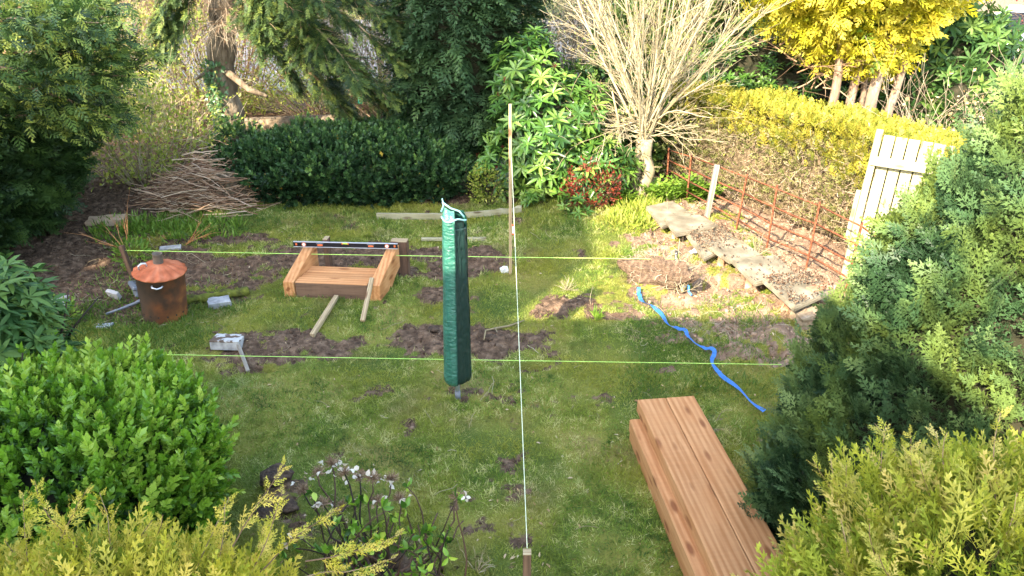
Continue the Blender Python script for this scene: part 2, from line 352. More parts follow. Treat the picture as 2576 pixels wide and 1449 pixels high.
# ------------------------------------------------------------------ solid shapes
def box_bm(bm, c, s, rot=None, bev=0.0):
    r = bmesh.ops.create_cube(bm, size=1); vs = r['verts']
    bmesh.ops.scale(bm, vec=s, verts=vs)
    if bev:
        es = list({e for v in vs for e in v.link_edges})
        rb = bmesh.ops.bevel(bm, geom=es, offset=bev, segments=1, affect='EDGES'); vs = list({v for f in rb['faces'] for v in f.verts} | {v for v in vs if v.is_valid})
    if rot: bmesh.ops.rotate(bm, cent=(0, 0, 0), matrix=rot, verts=vs)
    bmesh.ops.translate(bm, vec=c, verts=vs)
    return vs
def bm_obj(name, bm, mat, parent=None, smooth=False, world=False):
    me = bpy.data.meshes.new(name); bm.normal_update(); bm.to_mesh(me); bm.free()
    if smooth:
        for p in me.polygons: p.use_smooth = True
    return link(name, me, mat, parent, world)
def beam(name, a, b, w, h, mat, parent=None, roll=0.0, bev=.004, seg=1, warp=0.0):
    """a sawn timber from a to b with its own frame: local X runs along it"""
    a, b = Vector(a), Vector(b); L = (b - a).length
    bm = bmesh.new(); box_bm(bm, (0, 0, 0), (L, w, h), bev=bev)
    if warp or seg > 1:
        bmesh.ops.bisect_edges  # keep plain box, cut into slices
        for i in range(1, max(seg, 8)):
            x = -L / 2 + L * i / max(seg, 8)
            g = bm.verts[:] + bm.edges[:] + bm.faces[:]
            bmesh.ops.bisect_plane(bm, geom=g, plane_co=(x, 0, 0), plane_no=(1, 0, 0))
        for v in bm.verts:
            t = v.co.x / L
            v.co.z += warp * (4 * t * t - .3) ; v.co.y += warp * .6 * math.sin(5 * t + 1)
    o = bm_obj(name, bm, mat, None)
    x = (b - a).normalized(); up = Vector((0, 0, 1)) if abs(x.z) < .95 else Vector((0, 1, 0))
    y = up.cross(x).normalized(); z = x.cross(y)
    m = Matrix((x, y, z)).transposed().to_4x4(); m = Matrix.Translation((a + b) / 2) @ m @ Matrix.Rotation(roll, 4, 'X')
    if parent:
        o.parent = parent
        pm = Matrix.Translation(parent.location) @ parent.rotation_euler.to_matrix().to_4x4()
        o.matrix_parent_inverse = Matrix.Identity(4); m = pm.inverted() @ m
    loc, q, s = m.decompose(); o.location = loc; o.rotation_euler = q.to_euler()
    return o
def blob_pts(c, r, n, amp=.25, sc=1.2, seed=0, shell=.25, zmin=None, power=2.0, face=None):
    """points through the outer shell of a lumpy ellipsoid, with outward normals"""
    c = np.array(c, float); r = np.array(r, float)
    d = rdir(int(n * 1.0))
    if power != 2.0:
        k = (np.abs(d) ** power).sum(1, keepdims=True) ** (1 / power); e = d / k
    else: e = d
    lump = 1 + amp * (fbm(d * 1.0 + c * .37 + seed, sc * 1.6, seed, 3) - .5) * 2
    depth = 1 - shell * RNG.random(len(d)) ** 1.6
    P = c + e * r * (lump * depth)[:, None]
    N = unit(e / r)
    m = np.ones(len(P), bool)
    if zmin is not None: m &= P[:, 2] > zmin
    return P[m], N[m], depth[m]
def core_blob(name, c, r, mat, parent, amp=.25, sc=1.2, seed=0, k=.8, power=2.0, sub=4, zmin=0.02):  # solid dark core standing in for the shade inside the foliage
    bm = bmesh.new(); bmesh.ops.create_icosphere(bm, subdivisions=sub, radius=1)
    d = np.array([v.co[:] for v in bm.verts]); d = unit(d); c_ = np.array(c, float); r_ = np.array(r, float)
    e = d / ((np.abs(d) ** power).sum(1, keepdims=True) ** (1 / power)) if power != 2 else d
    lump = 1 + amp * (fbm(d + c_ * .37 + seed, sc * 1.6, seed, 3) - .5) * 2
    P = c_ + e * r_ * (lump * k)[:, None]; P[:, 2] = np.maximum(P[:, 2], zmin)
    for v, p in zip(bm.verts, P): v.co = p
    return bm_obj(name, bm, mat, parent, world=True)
def foliage(name, tp, P, Y, N, S, mat, parent, rnd=None):
    if rnd is None: rnd = RNG.random(len(P))
    V, F, A = scatter(tp, P, Y, N, S, np.clip(rnd, 0, 1))
    return link(name, tri_mesh(name, V, F, A), mat, parent)
def twigs(name, lst, mat, parent, rnd=None):
    V, F, A = tubes(lst, rnd); return link(name, tri_mesh(name, V, F, A), mat, parent)

# ================================================================== GROUND
def ell(px, py, cx, cy, rx, ry):
    return np.sqrt(((px - cx) / rx) ** 2 + ((py - cy) / ry) ** 2)
def inpoly(x, y, poly):
    r = np.zeros(len(x), bool); n = len(poly)
    for i in range(n):
        x1, y1 = poly[i]; x2, y2 = poly[(i + 1) % n]
        c = ((y1 > y) != (y2 > y)) & (x < (x2 - x1) * (y - y1) / (y2 - y1 + 1e-9) + x1); r ^= c
    return r
SOIL = [(480, 680, 260, 62), (300, 740, 190, 60), (860, 655, 230, 40), (1060, 640, 70, 20), (1235, 650, 95, 36), (700, 872, 225, 46), (1205, 865, 185, 48),
        (1080, 850, 150, 34), (1445, 775, 130, 36), (1090, 735, 55, 20), (1560, 800, 60, 12), (1680, 858, 70, 14), (1835, 893, 70, 22), (560, 745, 90, 16), (1130, 690, 60, 12),
        (700, 1262, 80, 78), (950, 1420, 80, 36), (1010, 690, 60, 14), (1480, 745, 50, 10), (330, 800, 110, 22), (1330, 925, 50, 12), (640, 925, 50, 12), (560, 600, 130, 22)]
BANK = [(1585, 640), (1600, 590), (1640, 540), (1690, 480), (2300, 560), (2300, 900), (1960, 935), (1900, 925), (1850, 870), (1720, 830), (1650, 790), (1585, 745)]
def soil_mask(P):
    """0 grass .. 1 bare earth, at ground points"""
    px, py = proj(P); nz = fbm(P, 2.2, 5, 4); nz2 = fbm(P, 9, 8, 3)
    s = np.zeros(len(P))
    for cx, cy, rx, ry in SOIL:
        s = np.maximum(s, 1.35 - ell(px, py, cx, cy, rx, ry))
    s = s - .06 + (nz - .5) * 1.5 + (nz2 - .5) * 1.3
    s = np.clip((s - .25) * 2.4, 0, 1)
    b = inpoly(px + (nz - .5) * 90, py + (nz2 - .5) * 34, BANK)
    s = np.where(b, np.maximum(s, np.clip(.5 + (nz2 - .42) * 5, 0, 1)), s)
    back = P[:, 1] > 11.2 + (nz - .5) * 1.2
    left = P[:, 0] < -4.9 + (nz - .5) * 1.6
    return np.where(back | left | (P[:, 0] > 3.3), np.maximum(s, .9), s)
HOLES = [(652, 925, 34, 9), (1332, 923, 42, 10), (1700, 765, 60, 14), (1950, 892, 24, 12), (930, 1420, 60, 20), (1790, 720, 60, 14)]
MOUNDS = [(700, 868, 190, 40, .05), (1200, 862, 170, 42, .06), (1445, 772, 110, 32, .05), (690, 1240, 50, 50, .16), (1655, 715, 75, 32, .13), (1950, 850, 70, 30, .10), (1230, 650, 80, 26, .05), (1840, 888, 60, 16, .08)]
def bank_h(P):
    """the earth bank that carries the flagstones"""
    a = np.array((2.30, 10.9)); b = np.array((3.30, 7.55)); ab = b - a; L_ = np.linalg.norm(ab); u = ab / L_; n_ = np.array((u[1], -u[0])) * -1
    q = P[:, :2] - a; s = q @ u; d = q @ n_                      # d > 0 on the fence side
    side = np.where(d > 0, np.clip(1 - (d - .30) / .35, .25, 1), np.clip(1 - (-d - .22) / .62, 0, 1)); side = side * side * (3 - 2 * side)
    ends = np.clip((s + .5) / .6, 0, 1) * np.clip((L_ + .7 - s) / .6, 0, 1)
    return .075 * side * ends * (.8 + .2 * np.clip(s / L_, 0, 1.2))
def ground_z(P):
    px, py = proj(np.c_[P[:, :2], np.zeros(len(P))]); s = soil_mask(np.c_[P[:, :2], np.zeros(len(P))])
    z = bank_h(P) + (fbm(P, .6, 1, 2) - .5) * .06 + s * ((fbm(P, 7, 3, 4) - .5) * .11 + (vnoise(P, 22, 9) - .5) * .06)
    for cx, cy, rx, ry in HOLES: z -= np.clip(1.25 - ell(px, py, cx, cy, rx, ry), 0, .6) * .3
    for cx, cy, rx, ry, h in MOUNDS: z += np.clip(1.1 - ell(px, py, cx, cy, rx, ry), 0, 1) * h
    far = np.clip((P[:, 1] - 16.5) / 1, 0, 1); return z * (1 - far) - .0
def gz(x, y): return float(ground_z(np.array([[x, y, 0.]]))[0])

nx, ny = 420, 400
xs = np.linspace(-8, 6.5, nx); ys = np.concatenate([np.linspace(2.2, 12.5, 330), np.linspace(12.6, 17.4, ny - 330)])
Xg, Yg = np.meshgrid(xs, ys); P = np.c_[Xg.ravel(), Yg.ravel(), np.zeros(Xg.size)]
P[:, 2] = ground_z(P)
# outer skirt reaches the horizon
edge = [(-160, -60), (-8, 2.2), (6.5, 2.2), (160, -60), (6.5, 17.4), (160, 17.4), (-8, 17.4), (-160, 17.4), (160, 220), (-160, 220)]
idx = np.arange(nx * ny).reshape(ny, nx)
F = np.stack([idx[:-1, :-1], idx[:-1, 1:], idx[1:, 1:], idx[1:, :-1]], -1).reshape(-1, 4)
sm = soil_mask(np.c_[P[:, :2], np.zeros(len(P))])
# big coarse border rings round the fine sheet
def ring(x0, x1, y0, y1, n=2):
    return np.array([(x0, y0, 0), (x1, y0, 0), (x1, y1, 0), (x0, y1, 0)], float)
Vv = [P]; Ff = [F]; Ss = [sm]; cnt = len(P)
for q, sv in [(ring(-160, -8, -60, 220), .5), (ring(6.5, 160, -60, 220), .5), (ring(-8, 6.5, -60, 2.2), .3), (ring(-8, 6.5, 17.4, 220), .2)]:
    q[:, 2] -= .004; Vv.append(q); Ff.append(np.array([[0, 1, 2, 3]]) + cnt); Ss.append(np.full(4, sv)); cnt += 4
gm = tri_mesh('ground', np.concatenate(Vv), np.concatenate(Ff), np.concatenate(Ss))
for p in gm.polygons: p.use_smooth = True
m, nt_, b = new_mat('lawn_and_earth'); N = nt_.nodes; L = nt_.links
at = N.new('ShaderNodeAttribute'); at.attribute_name = 'rnd'; geo = N.new('ShaderNodeNewGeometry')
def nz_(scale, det=6, src_=geo.outputs['Position']):
    n = N.new('ShaderNodeTexNoise'); n.inputs['Scale'].default_value = scale; n.inputs['Detail'].default_value = det; L.new(src_, n.inputs['Vector']); return n.outputs[0]
grassc = ramp(nt_, nz_(1.1, 8), [(.30, (.06, .10, .02)), (.45, (.12, .15, .03)), (.56, (.22, .21, .045)), (.72, (.24, .18, .07))])
soilc = ramp(nt_, nz_(14, 8), [(.3, (.05, .031, .02)), (.5, (.12, .075, .048)), (.7, (.22, .145, .095))])
sxp = N.new('ShaderNodeSeparateXYZ'); L.new(geo.outputs['Position'], sxp.inputs[0]); dry = N.new('ShaderNodeMapRange'); dry.inputs[1].default_value = 1.1; dry.inputs[2].default_value = 1.9; dry.inputs[4].default_value = .85; L.new(sxp.outputs[0], dry.inputs[0])  # bank soil painted paler, sunlit tone mixed in with dryness
soil_lit = ramp(nt_, nz_(11, 8), [(.3, (.14, .09, .06)), (.5, (.26, .175, .12)), (.7, (.38, .27, .19))]); dm = N.new('ShaderNodeMixRGB'); L.new(dry.outputs[0], dm.inputs[0]); L.new(soilc, dm.inputs[1]); L.new(soil_lit, dm.inputs[2]); soilc = dm.outputs[0]
n3 = nz_(26, 4); ma = N.new('ShaderNodeMath'); ma.operation = 'MULTIPLY_ADD'; L.new(n3, ma.inputs[0]); ma.inputs[1].default_value = .9; L.new(at.outputs['Fac'], ma.inputs[2])
mr = N.new('ShaderNodeMapRange'); mr.inputs[1].default_value = .70; mr.inputs[2].default_value = .95; L.new(ma.outputs[0], mr.inputs[0])
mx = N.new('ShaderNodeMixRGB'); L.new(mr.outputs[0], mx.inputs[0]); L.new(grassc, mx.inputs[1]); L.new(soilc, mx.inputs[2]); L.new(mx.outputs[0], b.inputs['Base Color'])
b.inputs['Roughness'].default_value = .95; b.inputs['Specular IOR Level'].default_value = .15
bp = N.new('ShaderNodeBump'); bp.inputs['Strength'].default_value = 1; bp.inputs['Distance'].default_value = .03; L.new(nz_(45, 6), bp.inputs['Height']); L.new(bp.outputs[0], b.inputs['Normal'])
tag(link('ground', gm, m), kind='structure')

def flat(name, pts, z, mat):
    bm = bmesh.new(); vs = [bm.verts.new((x, y, z)) for x, y in pts]; bm.faces.new(vs); return tag(bm_obj(name, bm, mat), kind='structure')
M['asphalt'] = noise_mat('sunlit_asphalt', [(.10, .10, .11), (.14, .14, .155), (.19, .19, .20)], 3, .9, .3, 60, coord='Object')
M['paving'] = noise_mat('pale_pavement', [(.17, .17, .16), (.23, .22, .21), (.30, .29, .28)], 4, .9, .2, 60)
flat('road', [(-60, 20.3), (60, 20.3), (60, 30), (-60, 30)], .004, M['asphalt'])
bm = bmesh.new(); box_bm(bm, (0, 19.1, .05), (120, 2.2, .12)); tag(bm_obj('pavement', bm, M['paving']), kind='structure')

# ---- grass blades
def sample_ground(n, x0, x1, y0, y1, pw=1.6):
    u = RNG.random(n); y = y0 * (y1 / y0) ** u          # denser near the house
    x = RNG.uniform(x0, x1, n); P = np.c_[x, y, np.zeros(n)]; 
    return P
n = 620000
P = sample_ground(n, -6.2, 4.6, 3.2, 12.2)
px, py = proj(P); vis = (px > -60) & (px < 2640) & (py > 420)
P = P[vis]; s = soil_mask(P); tuft = fbm(P, 3.0, 31, 3)
keep = (RNG.random(len(P)) > s * 1.12) & (RNG.random(len(P)) < .35 + tuft * 1.2); P = P[keep]; s = s[keep]; tuft = tuft[keep]
P[:, 2] = ground_z(P) - .003
blade = [(np.array([(-.5, 0, 0), (.5, 0, 0), (.25, .55, .12), (0, 1, .42)], float) * np.array((.13, 1, 1)), np.array([[0, 1, 2], [0, 2, 3]])),
         (np.array([(-.5, 0, 0), (.5, 0, 0), (.0, 1, .1)], float) * np.array((.09, 1, 1)), np.array([[0, 1, 2]]))]
d = RNG.normal(size=(len(P), 3)) * np.array((.75, .75, .2)) + np.array((0, 0, .85))
h = (.024 + .036 * tuft * RNG.random(len(P))) * (1 + .35 * (P[:, 1] > 8.5)); gr = np.clip(.5 + (fbm(P, 13, 33, 2) - .5) * 1.5 + (fbm(P, 2.6, 36, 3) - .5) * .9 + RNG.normal(0, .22, len(P)), 0, 1)
V, F, A = scatter(blade, P, unit(d), rdir(len(P)), h * 1.25, gr)
gmat = leaf_mat('lawn_blades', [(.045, .11, .02), (.16, .27, .04), (.30, .39, .065), (.64, .60, .28)], .6, .35, .3)
# patches of moss and dry thatch vary over the lawn
nt_ = gmat.node_tree; N = nt_.nodes; L = nt_.links; geo = N.new('ShaderNodeNewGeometry')
cr = [x for x in N if x.type == 'VALTORGB'][0].outputs[0]
def nn(scale): 
    q = N.new('ShaderNodeTexNoise'); q.inputs['Scale'].default_value = scale; q.inputs['Detail'].default_value = 5; L.new(geo.outputs['Position'], q.inputs['Vector']); return q.outputs[0]
def mixin(c, nz, lo, hi, col, amt):
    r = N.new('ShaderNodeMapRange'); r.inputs[1].default_value = lo; r.inputs[2].default_value = hi; r.inputs[4].default_value = amt; L.new(nz, r.inputs[0])
    x = N.new('ShaderNodeMixRGB'); L.new(r.outputs[0], x.inputs[0]); L.new(c, x.inputs[1]); x.inputs[2].default_value = (*col, 1); return x.outputs[0]
c = mixin(cr, nn(.9), .44, .60, (.34, .33, .05), .75); c = mixin(c, nn(1.7), .54, .68, (.26, .19, .10), .6); c = mixin(c, nn(.6), .55, .7, (.08, .19, .04), .5)
for x in N:
    if x.type == 'BSDF_PRINCIPLED': L.new(c, x.inputs['Base Color'])
    if x.type == 'BSDF_TRANSLUCENT': L.new(c, x.inputs[0])
tag(link('grass', tri_mesh('grass', V, F, A), gmat), kind='stuff')
# longer tufts at edges
def tufts(name, spots, mat, ln=.09, per=60, kind='stuff', rad=.10, wide=.07):
    PP = []; DD = []
    for x, y in spots:
        q = np.c_[RNG.normal(x, rad, per), RNG.normal(y, rad, per), np.zeros(per)]; q[:, 2] = ground_z(q)
        PP.append(q); DD.append(unit(np.c_[(q[:, 0] - x) * 3 + RNG.normal(0, .3, per), (q[:, 1] - y) * 3 + RNG.normal(0, .3, per), np.full(per, .9)]))
    P = np.concatenate(PP); D = np.concatenate(DD)
    t = [(blade[0][0] * np.array((wide / .13, 1, 1)), blade[0][1])]
    V, F, A = scatter(t, P, D, rdir(len(P)), ln * RNG.uniform(.5, 1.2, len(P)), RNG.random(len(P)))
    return V, F, A
sp = []
for (x, y) in [(410, 835), (470, 820), (360, 830), (560, 790), (600, 775), (730, 755), (860, 757)]:
    g = G(x, y); sp += [(g.x, g.y)] * 2
for i in range(60):
    g = G(random.uniform(180, 520), random.uniform(770, 880)); sp.append((g.x, g.y))
for i in range(50):
    g = G(random.uniform(600, 1600), random.uniform(545, 585)); sp.append((g.x, g.y))
for i in range(60):
    g = G(random.uniform(1590, 1950), random.uniform(770, 1000)); sp.append((g.x, g.y))
V, F, A = tufts('long_grass', sp, None, .07, 60)
tag(link('long_grass', tri_mesh('long_grass', V, F, A), leaf_mat('long_grass_blades', [(.06, .14, .02), (.10, .20, .03), (.20, .27, .05)], .5, .35)), kind='stuff')

# ---- clods of earth
def rock_tpl(seed):
    bm = bmesh.new(); bmesh.ops.create_icosphere(bm, subdivisions=1, radius=1); rg = np.random.default_rng(seed)
    v = np.array([x.co[:] for x in bm.verts]) * rg.uniform(.6, 1.25, (len(bm.verts), 1)) * np.array((1, .8, .6)); bm.verts.ensure_lookup_table()
    f = np.array([[q.index for q in x.verts] for x in bm.faces]); bm.free(); return v, f
ROCK = [rock_tpl(s) for s in range(5)]
P = sample_ground(150000, -6.5, 4.6, 3.3, 11.6); px, py = proj(P); ok = (px > -20) & (px < 2300); P = P[ok]
s = soil_mask(P); cl = fbm(P, 1.6, 77, 3); P = P[(s > .55) & (RNG.random(len(P)) < cl * .62)]; P[:, 2] = ground_z(P)
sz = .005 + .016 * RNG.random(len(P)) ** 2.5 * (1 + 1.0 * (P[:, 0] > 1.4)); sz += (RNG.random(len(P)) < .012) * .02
V, F, A = scatter(ROCK, P, rdir(len(P)), rdir(len(P)), sz, np.clip(RNG.random(len(P)) * .75 + .4 * (P[:, 0] > 1.4), 0, 1))  # bank clods shifted paler too, sunlit tone in their colour
M['clod'] = leaf_mat('crumbly_earth', [(.05, .03, .02), (.11, .068, .045), (.20, .13, .085), (.36, .25, .17)], .95, 0, .1)
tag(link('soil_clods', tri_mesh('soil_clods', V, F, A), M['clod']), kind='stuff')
# ---- twigs and dead leaves littering the beds
lst = []
for i in range(900):
    x, y = (random.uniform(1580, 2080), random.uniform(600, 880)) if i % 3 else (random.uniform(190, 620), random.uniform(600, 830))
    if i % 9 == 0: x, y = random.uniform(650, 1900), random.uniform(600, 1400)
    g = G(x, y); g.z = gz(g.x, g.y) + .008; a = random.uniform(0, 6.3)
    pts, _ = wander(g, (math.cos(a), math.sin(a), random.uniform(0, .35)), random.uniform(.05, .30), 4, .35, -.05); lst.append(tube(pts, random.uniform(.001, .0035), 3))
V, F, A = tubes(lst); tag(link('twig_litter', tri_mesh('twig_litter', V, F, A), M['twig_pale']), kind='stuff')
q = []
for i in range(700):
    if i < 360: q.append(G(random.uniform(620, 1900), random.uniform(560, 1440)))
    elif i < 520: q.append(G(random.gauss(760, 60) if i % 2 else random.gauss(1500, 200), random.uniform(560, 590)))
    else: q.append(G(random.uniform(1560, 2050), random.uniform(600, 900)))
P = np.array([tuple(v) for v in q]); P[:, 2] = ground_z(P) + .012
dd = rdir(len(P)); dd[:, 2] *= .25; nnm = RNG.normal(size=(len(P), 3)) * .35 + np.array((0, 0, 1))
V, F, A = scatter(LEAF, P, dd, nnm, RNG.uniform(.02, .05, len(P)), RNG.random(len(P)))
tag(link('fallen_leaves', tri_mesh('fallen_leaves', V, F, A), M['dry']), kind='stuff')

# ================================================================== HOUSE behind the viewer (unseen, massing shaped to cast the long shade over the lawn)
M['render'] = noise_mat('house_render', [(.5, .47, .42), (.6, .57, .5)], 5, .9, .3)
M['tile'] = noise_mat('roof_tile', [(.2, .09, .06), (.3, .14, .09)], 9, .9, .4)
M['glass'] = plain('window_glass', (.03, .04, .05), .08)
hs = thing('house', (-4, -4.5, 0), 'rendered two storey house with tiled roof standing behind the viewpoint', 'house')
HX1 = -1.9
bm = bmesh.new(); box_bm(bm, ((-6.65 + HX1) / 2, -3.3, 3.24), (HX1 + 6.65, 5.5, 6.48)); bm_obj('wall', bm, M['render'], hs, world=True)
bm = bmesh.new()
def prism(bm, x0, x1, y0, y1, z0, zr):
    v = [bm.verts.new(p) for p in ((x0, y0, z0), (x1, y0, z0), (x1, y1, z0), (x0, y1, z0), (x0, (y0 + y1) / 2, zr), (x1, (y0 + y1) / 2, zr))]
    for f in ((0, 1, 2, 3), (0, 4, 5, 1), (2, 5, 4, 3), (0, 3, 4), (1, 5, 2)): bm.faces.new([v[i] for i in f])
prism(bm, -6.68, HX1 + .1, -6.3, -.3, 6.5, 7.1); bm_obj('roof', bm, M['tile'], hs, world=True)
bm = bmesh.new(); box_bm(bm, (-8.4, -1.5, 4.8), (3.4, 2.0, 9.6)); box_bm(bm, (-8.4, -1.5, 9.68), (3.42, 2.1, .14)); bm_obj('shade_block', bm, M['render'], hs, world=True)  # unseen block added beside the house to shade the lawn
for wx, wz in ((-4.9, 1.4), (-2.8, 1.4), (-4.9, 4.1), (-2.8, 4.1)):
    bm = bmesh.new(); box_bm(bm, (wx, -.53, wz), (1.2, .06, 1.1)); bm_obj('window', bm, M['glass'], hs, world=True)

# ================================================================== TIMBERWORK
# --- stack of new sleepers, front right
th = .12
a0 = G(1603, 1005, 3 * th); b0 = G(1805, 1449, 3 * th); dr = (b0 - a0).normalized(); perp = Vector((-dr.y, dr.x, 0)); 
if perp.x < 0: perp = -perp
LN = 2.4
labels = ['top left new sleeper in the stack, beside the lawn', 'top right new sleeper in the stack, nearest the blue green conifer']
for k in range(2):
    o_ = perp * (.1225 + .249 * k)
    z = 2.5 * th + .002
    s_ = beam('timber_sleeper', Vector((a0.x, a0.y, z)) + o_, Vector((a0.x, a0.y, z)) + o_ + dr * LN, .243, th - .003, M['sleeper'], bev=.006)
    tag(s_, labels[k], 'sleeper', 'new timber sleepers in the stack')
    for lay in (0, 1):
        off = perp * (-.075 - .01 * lay) + dr * .10
        s_ = beam('timber_sleeper', Vector((a0.x, a0.y, th * (lay + .5))) + o_ + off, Vector((a0.x, a0.y, th * (lay + .5))) + o_ + off + dr * LN, .243, th - .002, M['sleeper'], bev=.008)
        tag(s_, ('middle' if lay else 'bottom') + (' layer sleeper at the left, its rough edge towards the lawn' if k == 0 else ' layer sleeper at the right, under the top ones'), 'sleeper', 'new timber sleepers in the stack')
# --- the small step frame
F0 = G(717, 749); rz = R(-5)
st = thing('timber_steps', (F0.x, F0.y, 0), 'unfinished timber step frame of brown sleepers with two raised sides', 'step frame', rz=rz)
def loc_prism(name, prof, x0, x1, mat, shear=0.0, bev=True):
    """side profile (y,z) pushed from x0 to x1, local axes; grain runs along the profile"""
    bm = bmesh.new(); A_ = [bm.verts.new((x0 + shear * y, y, z)) for y, z in prof]; B_ = [bm.verts.new((x1 + shear * y, y, z)) for y, z in prof]
    bm.faces.new(A_); bm.faces.new(B_[::-1]); n = len(prof)
    for i in range(n): bm.faces.new((A_[i], B_[i], B_[(i + 1) % n], A_[(i + 1) % n]))
    bmesh.ops.recalc_face_normals(bm, faces=bm.faces)
    bmesh.ops.bevel(bm, geom=bm.edges[:], offset=.005, segments=1, affect='EDGES')
    # turn so that local X is the grain direction
    bmesh.ops.rotate(bm, cent=(0, 0, 0), matrix=Matrix.Rotation(R(-90), 3, 'Z'), verts=bm.verts[:])
    o = bm_obj(name, bm, mat, st); o.rotation_euler = (0, 0, R(90)); return o
side = [(0, 0), (0, .205), (.62, .44), (.62, .10), (.36, 0.0)]
side_r = [(0, 0), (0, .205), (.62, .44), (.62, .16), (.44, .09), (.33, -.0), (.30, .06), (.24, 0)]
loc_prism('side_beam', side, 0, .125, M['sleeper'], .16)
loc_prism('side_beam', side_r, 1.0, 1.125, M['sleeper'], .16)
for k in range(3):
    bm = bmesh.new(); box_bm(bm, (0, 0, 0), (.84, .150, .195 + .003 * k), bev=.006)
    o = bm_obj('tread', bm, M['sleeper_dark'] if k == 0 else M['sleeper'], st); o.location = (.135 + .425 + .02 * k, .078 + .1535 * k, .1)
bm = bmesh.new(); box_bm(bm, (0, 0, 0), (.838, .150, .006), bev=.002); o = bm_obj('tread_top', bm, M['sleeper'], st); o.location = (.56, .079, .2)
for x, w, hh, y in ((.26, .06, .46, .70), (1.15, .20, .455, .72)):
    bm = bmesh.new(); box_bm(bm, (0, 0, 0), (hh, .115, w), bev=.004); o = bm_obj('corner_post', bm, M['sleeper_dark'], st)
    o.rotation_euler = (0, R(-90), 0); o.location = (x + .06, y, hh / 2)
    bm = bmesh.new(); box_bm(bm, (0, 0, 0), (w - .004, .112, .004)); o2 = bm_obj('end_grain', bm, M['batten'], st); o2.location = (x + .06, y, hh + .001)
for x in (.28, .45, .62, .78):
    bm = bmesh.new(); bmesh.ops.create_cone(bm, segments=8, radius1=.007, radius2=.006, depth=.006, cap_ends=True)
    o = bm_obj('screw', bm, M['black'], st); o.rotation_euler = (R(90), 0, 0); o.location = (x, .001, .05)
# --- spirit level across it
lv0 = G(739, 620, .455); lv1 = G(1001, 625, .452); lv0.z = .488; lv1.z = .482
Lv = (lv1 - lv0).length; ang = math.atan2(lv1.y - lv0.y, lv1.x - lv0.x)
lt = thing('spirit_level', (lv0 + lv1) / 2, 'long black spirit level with orange vials lying across the step frame', 'spirit level', rz=ang)
lt.rotation_euler = (0, -math.atan2(lv1.z - lv0.z, Lv), ang)
bm = bmesh.new()
box_bm(bm, (0, 0, 0), (Lv, .016, .058), bev=.002); bm_obj('web', bm, M['black'], lt)
for z in (-.0305, .0305):
    bm = bmesh.new(); box_bm(bm, (0, 0, z), (Lv, .026, .006), bev=.001); bm_obj('flange', bm, M['alu'], lt)
for x in (-.49, .49):
    bm = bmesh.new(); bmesh.ops.create_cone(bm, segments=20, radius1=.026, radius2=.026, depth=.022, cap_ends=True); o = bm_obj('vial_ring', bm, M['orange'], lt); o.rotation_euler = (R(90), 0, 0); o.location = (x, 0, 0)
    bm = bmesh.new(); bmesh.ops.create_cone(bm, segments=20, radius1=.018, radius2=.018, depth=.026, cap_ends=True); o = bm_obj('vial', bm, M['white'], lt); o.rotation_euler = (R(90), 0, 0); o.location = (x, 0, 0)
for x in (-.30, .30):
    bm = bmesh.new(); box_bm(bm, (x, 0, -.006), (.07, .022, .026), bev=.006); bm_obj('hand_grip', bm, M['orange'], lt)
    bm = bmesh.new(); box_bm(bm, (x, 0, .014), (.09, .020, .012), bev=.003); bm_obj('vial', bm, M['grey_plastic'], lt)
bm = bmesh.new(); box_bm(bm, (0, 0, .022), (.06, .030, .018), bev=.003); bm_obj('vial', bm, M['vial'], lt)
for x in (-.035, .035):
    bm = bmesh.new(); box_bm(bm, (x, 0, .02), (.012, .032, .026), bev=.003); bm_obj('vial_holder', bm, M['orange'], lt)
for x in (-.58, .58):
    bm = bmesh.new(); box_bm(bm, (x, 0, 0), (.024, .020, .030), bev=.003); bm_obj('end_cap', bm, M['orange'], lt)
# --- loose battens
b1 = G(848, 757); b2 = G(786, 850); b1.z = gz(b1.x, b1.y) + .045; b2.z = gz(b2.x, b2.y) + .025
tag(beam('batten', b1, b2, .052, .045, M['batten']), 'short pale timber batten lying on the grass in front of the step frame', 'batten')
b1 = G(936, 702, .235); b2 = G(912, 808, .02); b1.z = .245
tag(beam('batten', b1, b2, .05, .035, M['batten']), 'thin batten leaning against the front right corner of the step frame', 'batten')
b1 = G(1060, 607); b2 = G(1223, 606); b1.z = b2.z = .03
tag(beam('batten', b1, b2, .055, .04, M['pine']), 'short straight batten lying on the far lawn behind the green cover', 'batten')
# bent long plank: a curved strip
pts = [G(*p) for p in ((948, 549), (1030, 550), (1110, 552), (1190, 549), (1260, 543), (1312, 536))]
bm = bmesh.new(); prev = None
Q = []
for i in range(26):
    t = i / 25 * (len(pts) - 1); k = min(int(t), len(pts) - 2); f = t - k; Q.append(pts[k].lerp(pts[k + 1], f))
for i, p in enumerate(Q):
    v = [bm.verts.new((p.x, p.y + dy, dz)) for dy, dz in ((-.02, .015), (.02, .015), (.02, .10), (-.02, .10))]
    if prev:
        for j in range(4): bm.faces.new((prev[j], prev[(j + 1) % 4], v[(j + 1) % 4], v[j]))
    else: bm.faces.new(v)
    prev = v
bm.faces.new(prev[::-1]); bmesh.ops.recalc_face_normals(bm, faces=bm.faces)
for v in bm.verts: v.co.z += gz(v.co.x, v.co.y) - .01
tag(bm_obj('edging_board', bm, M['pine']), 'long bent pale board lying on edge along the far end of the lawn', 'board')
# --- tall stake
s0 = G(1284, 687); s1 = AT(1283.5, 262, s0.y + .02)
tag(beam('stake', (s0.x, s0.y, -.1), s1, .036, .036, M['batten']), 'tall thin timber stake standing upright at the far side of the lawn', 'stake')
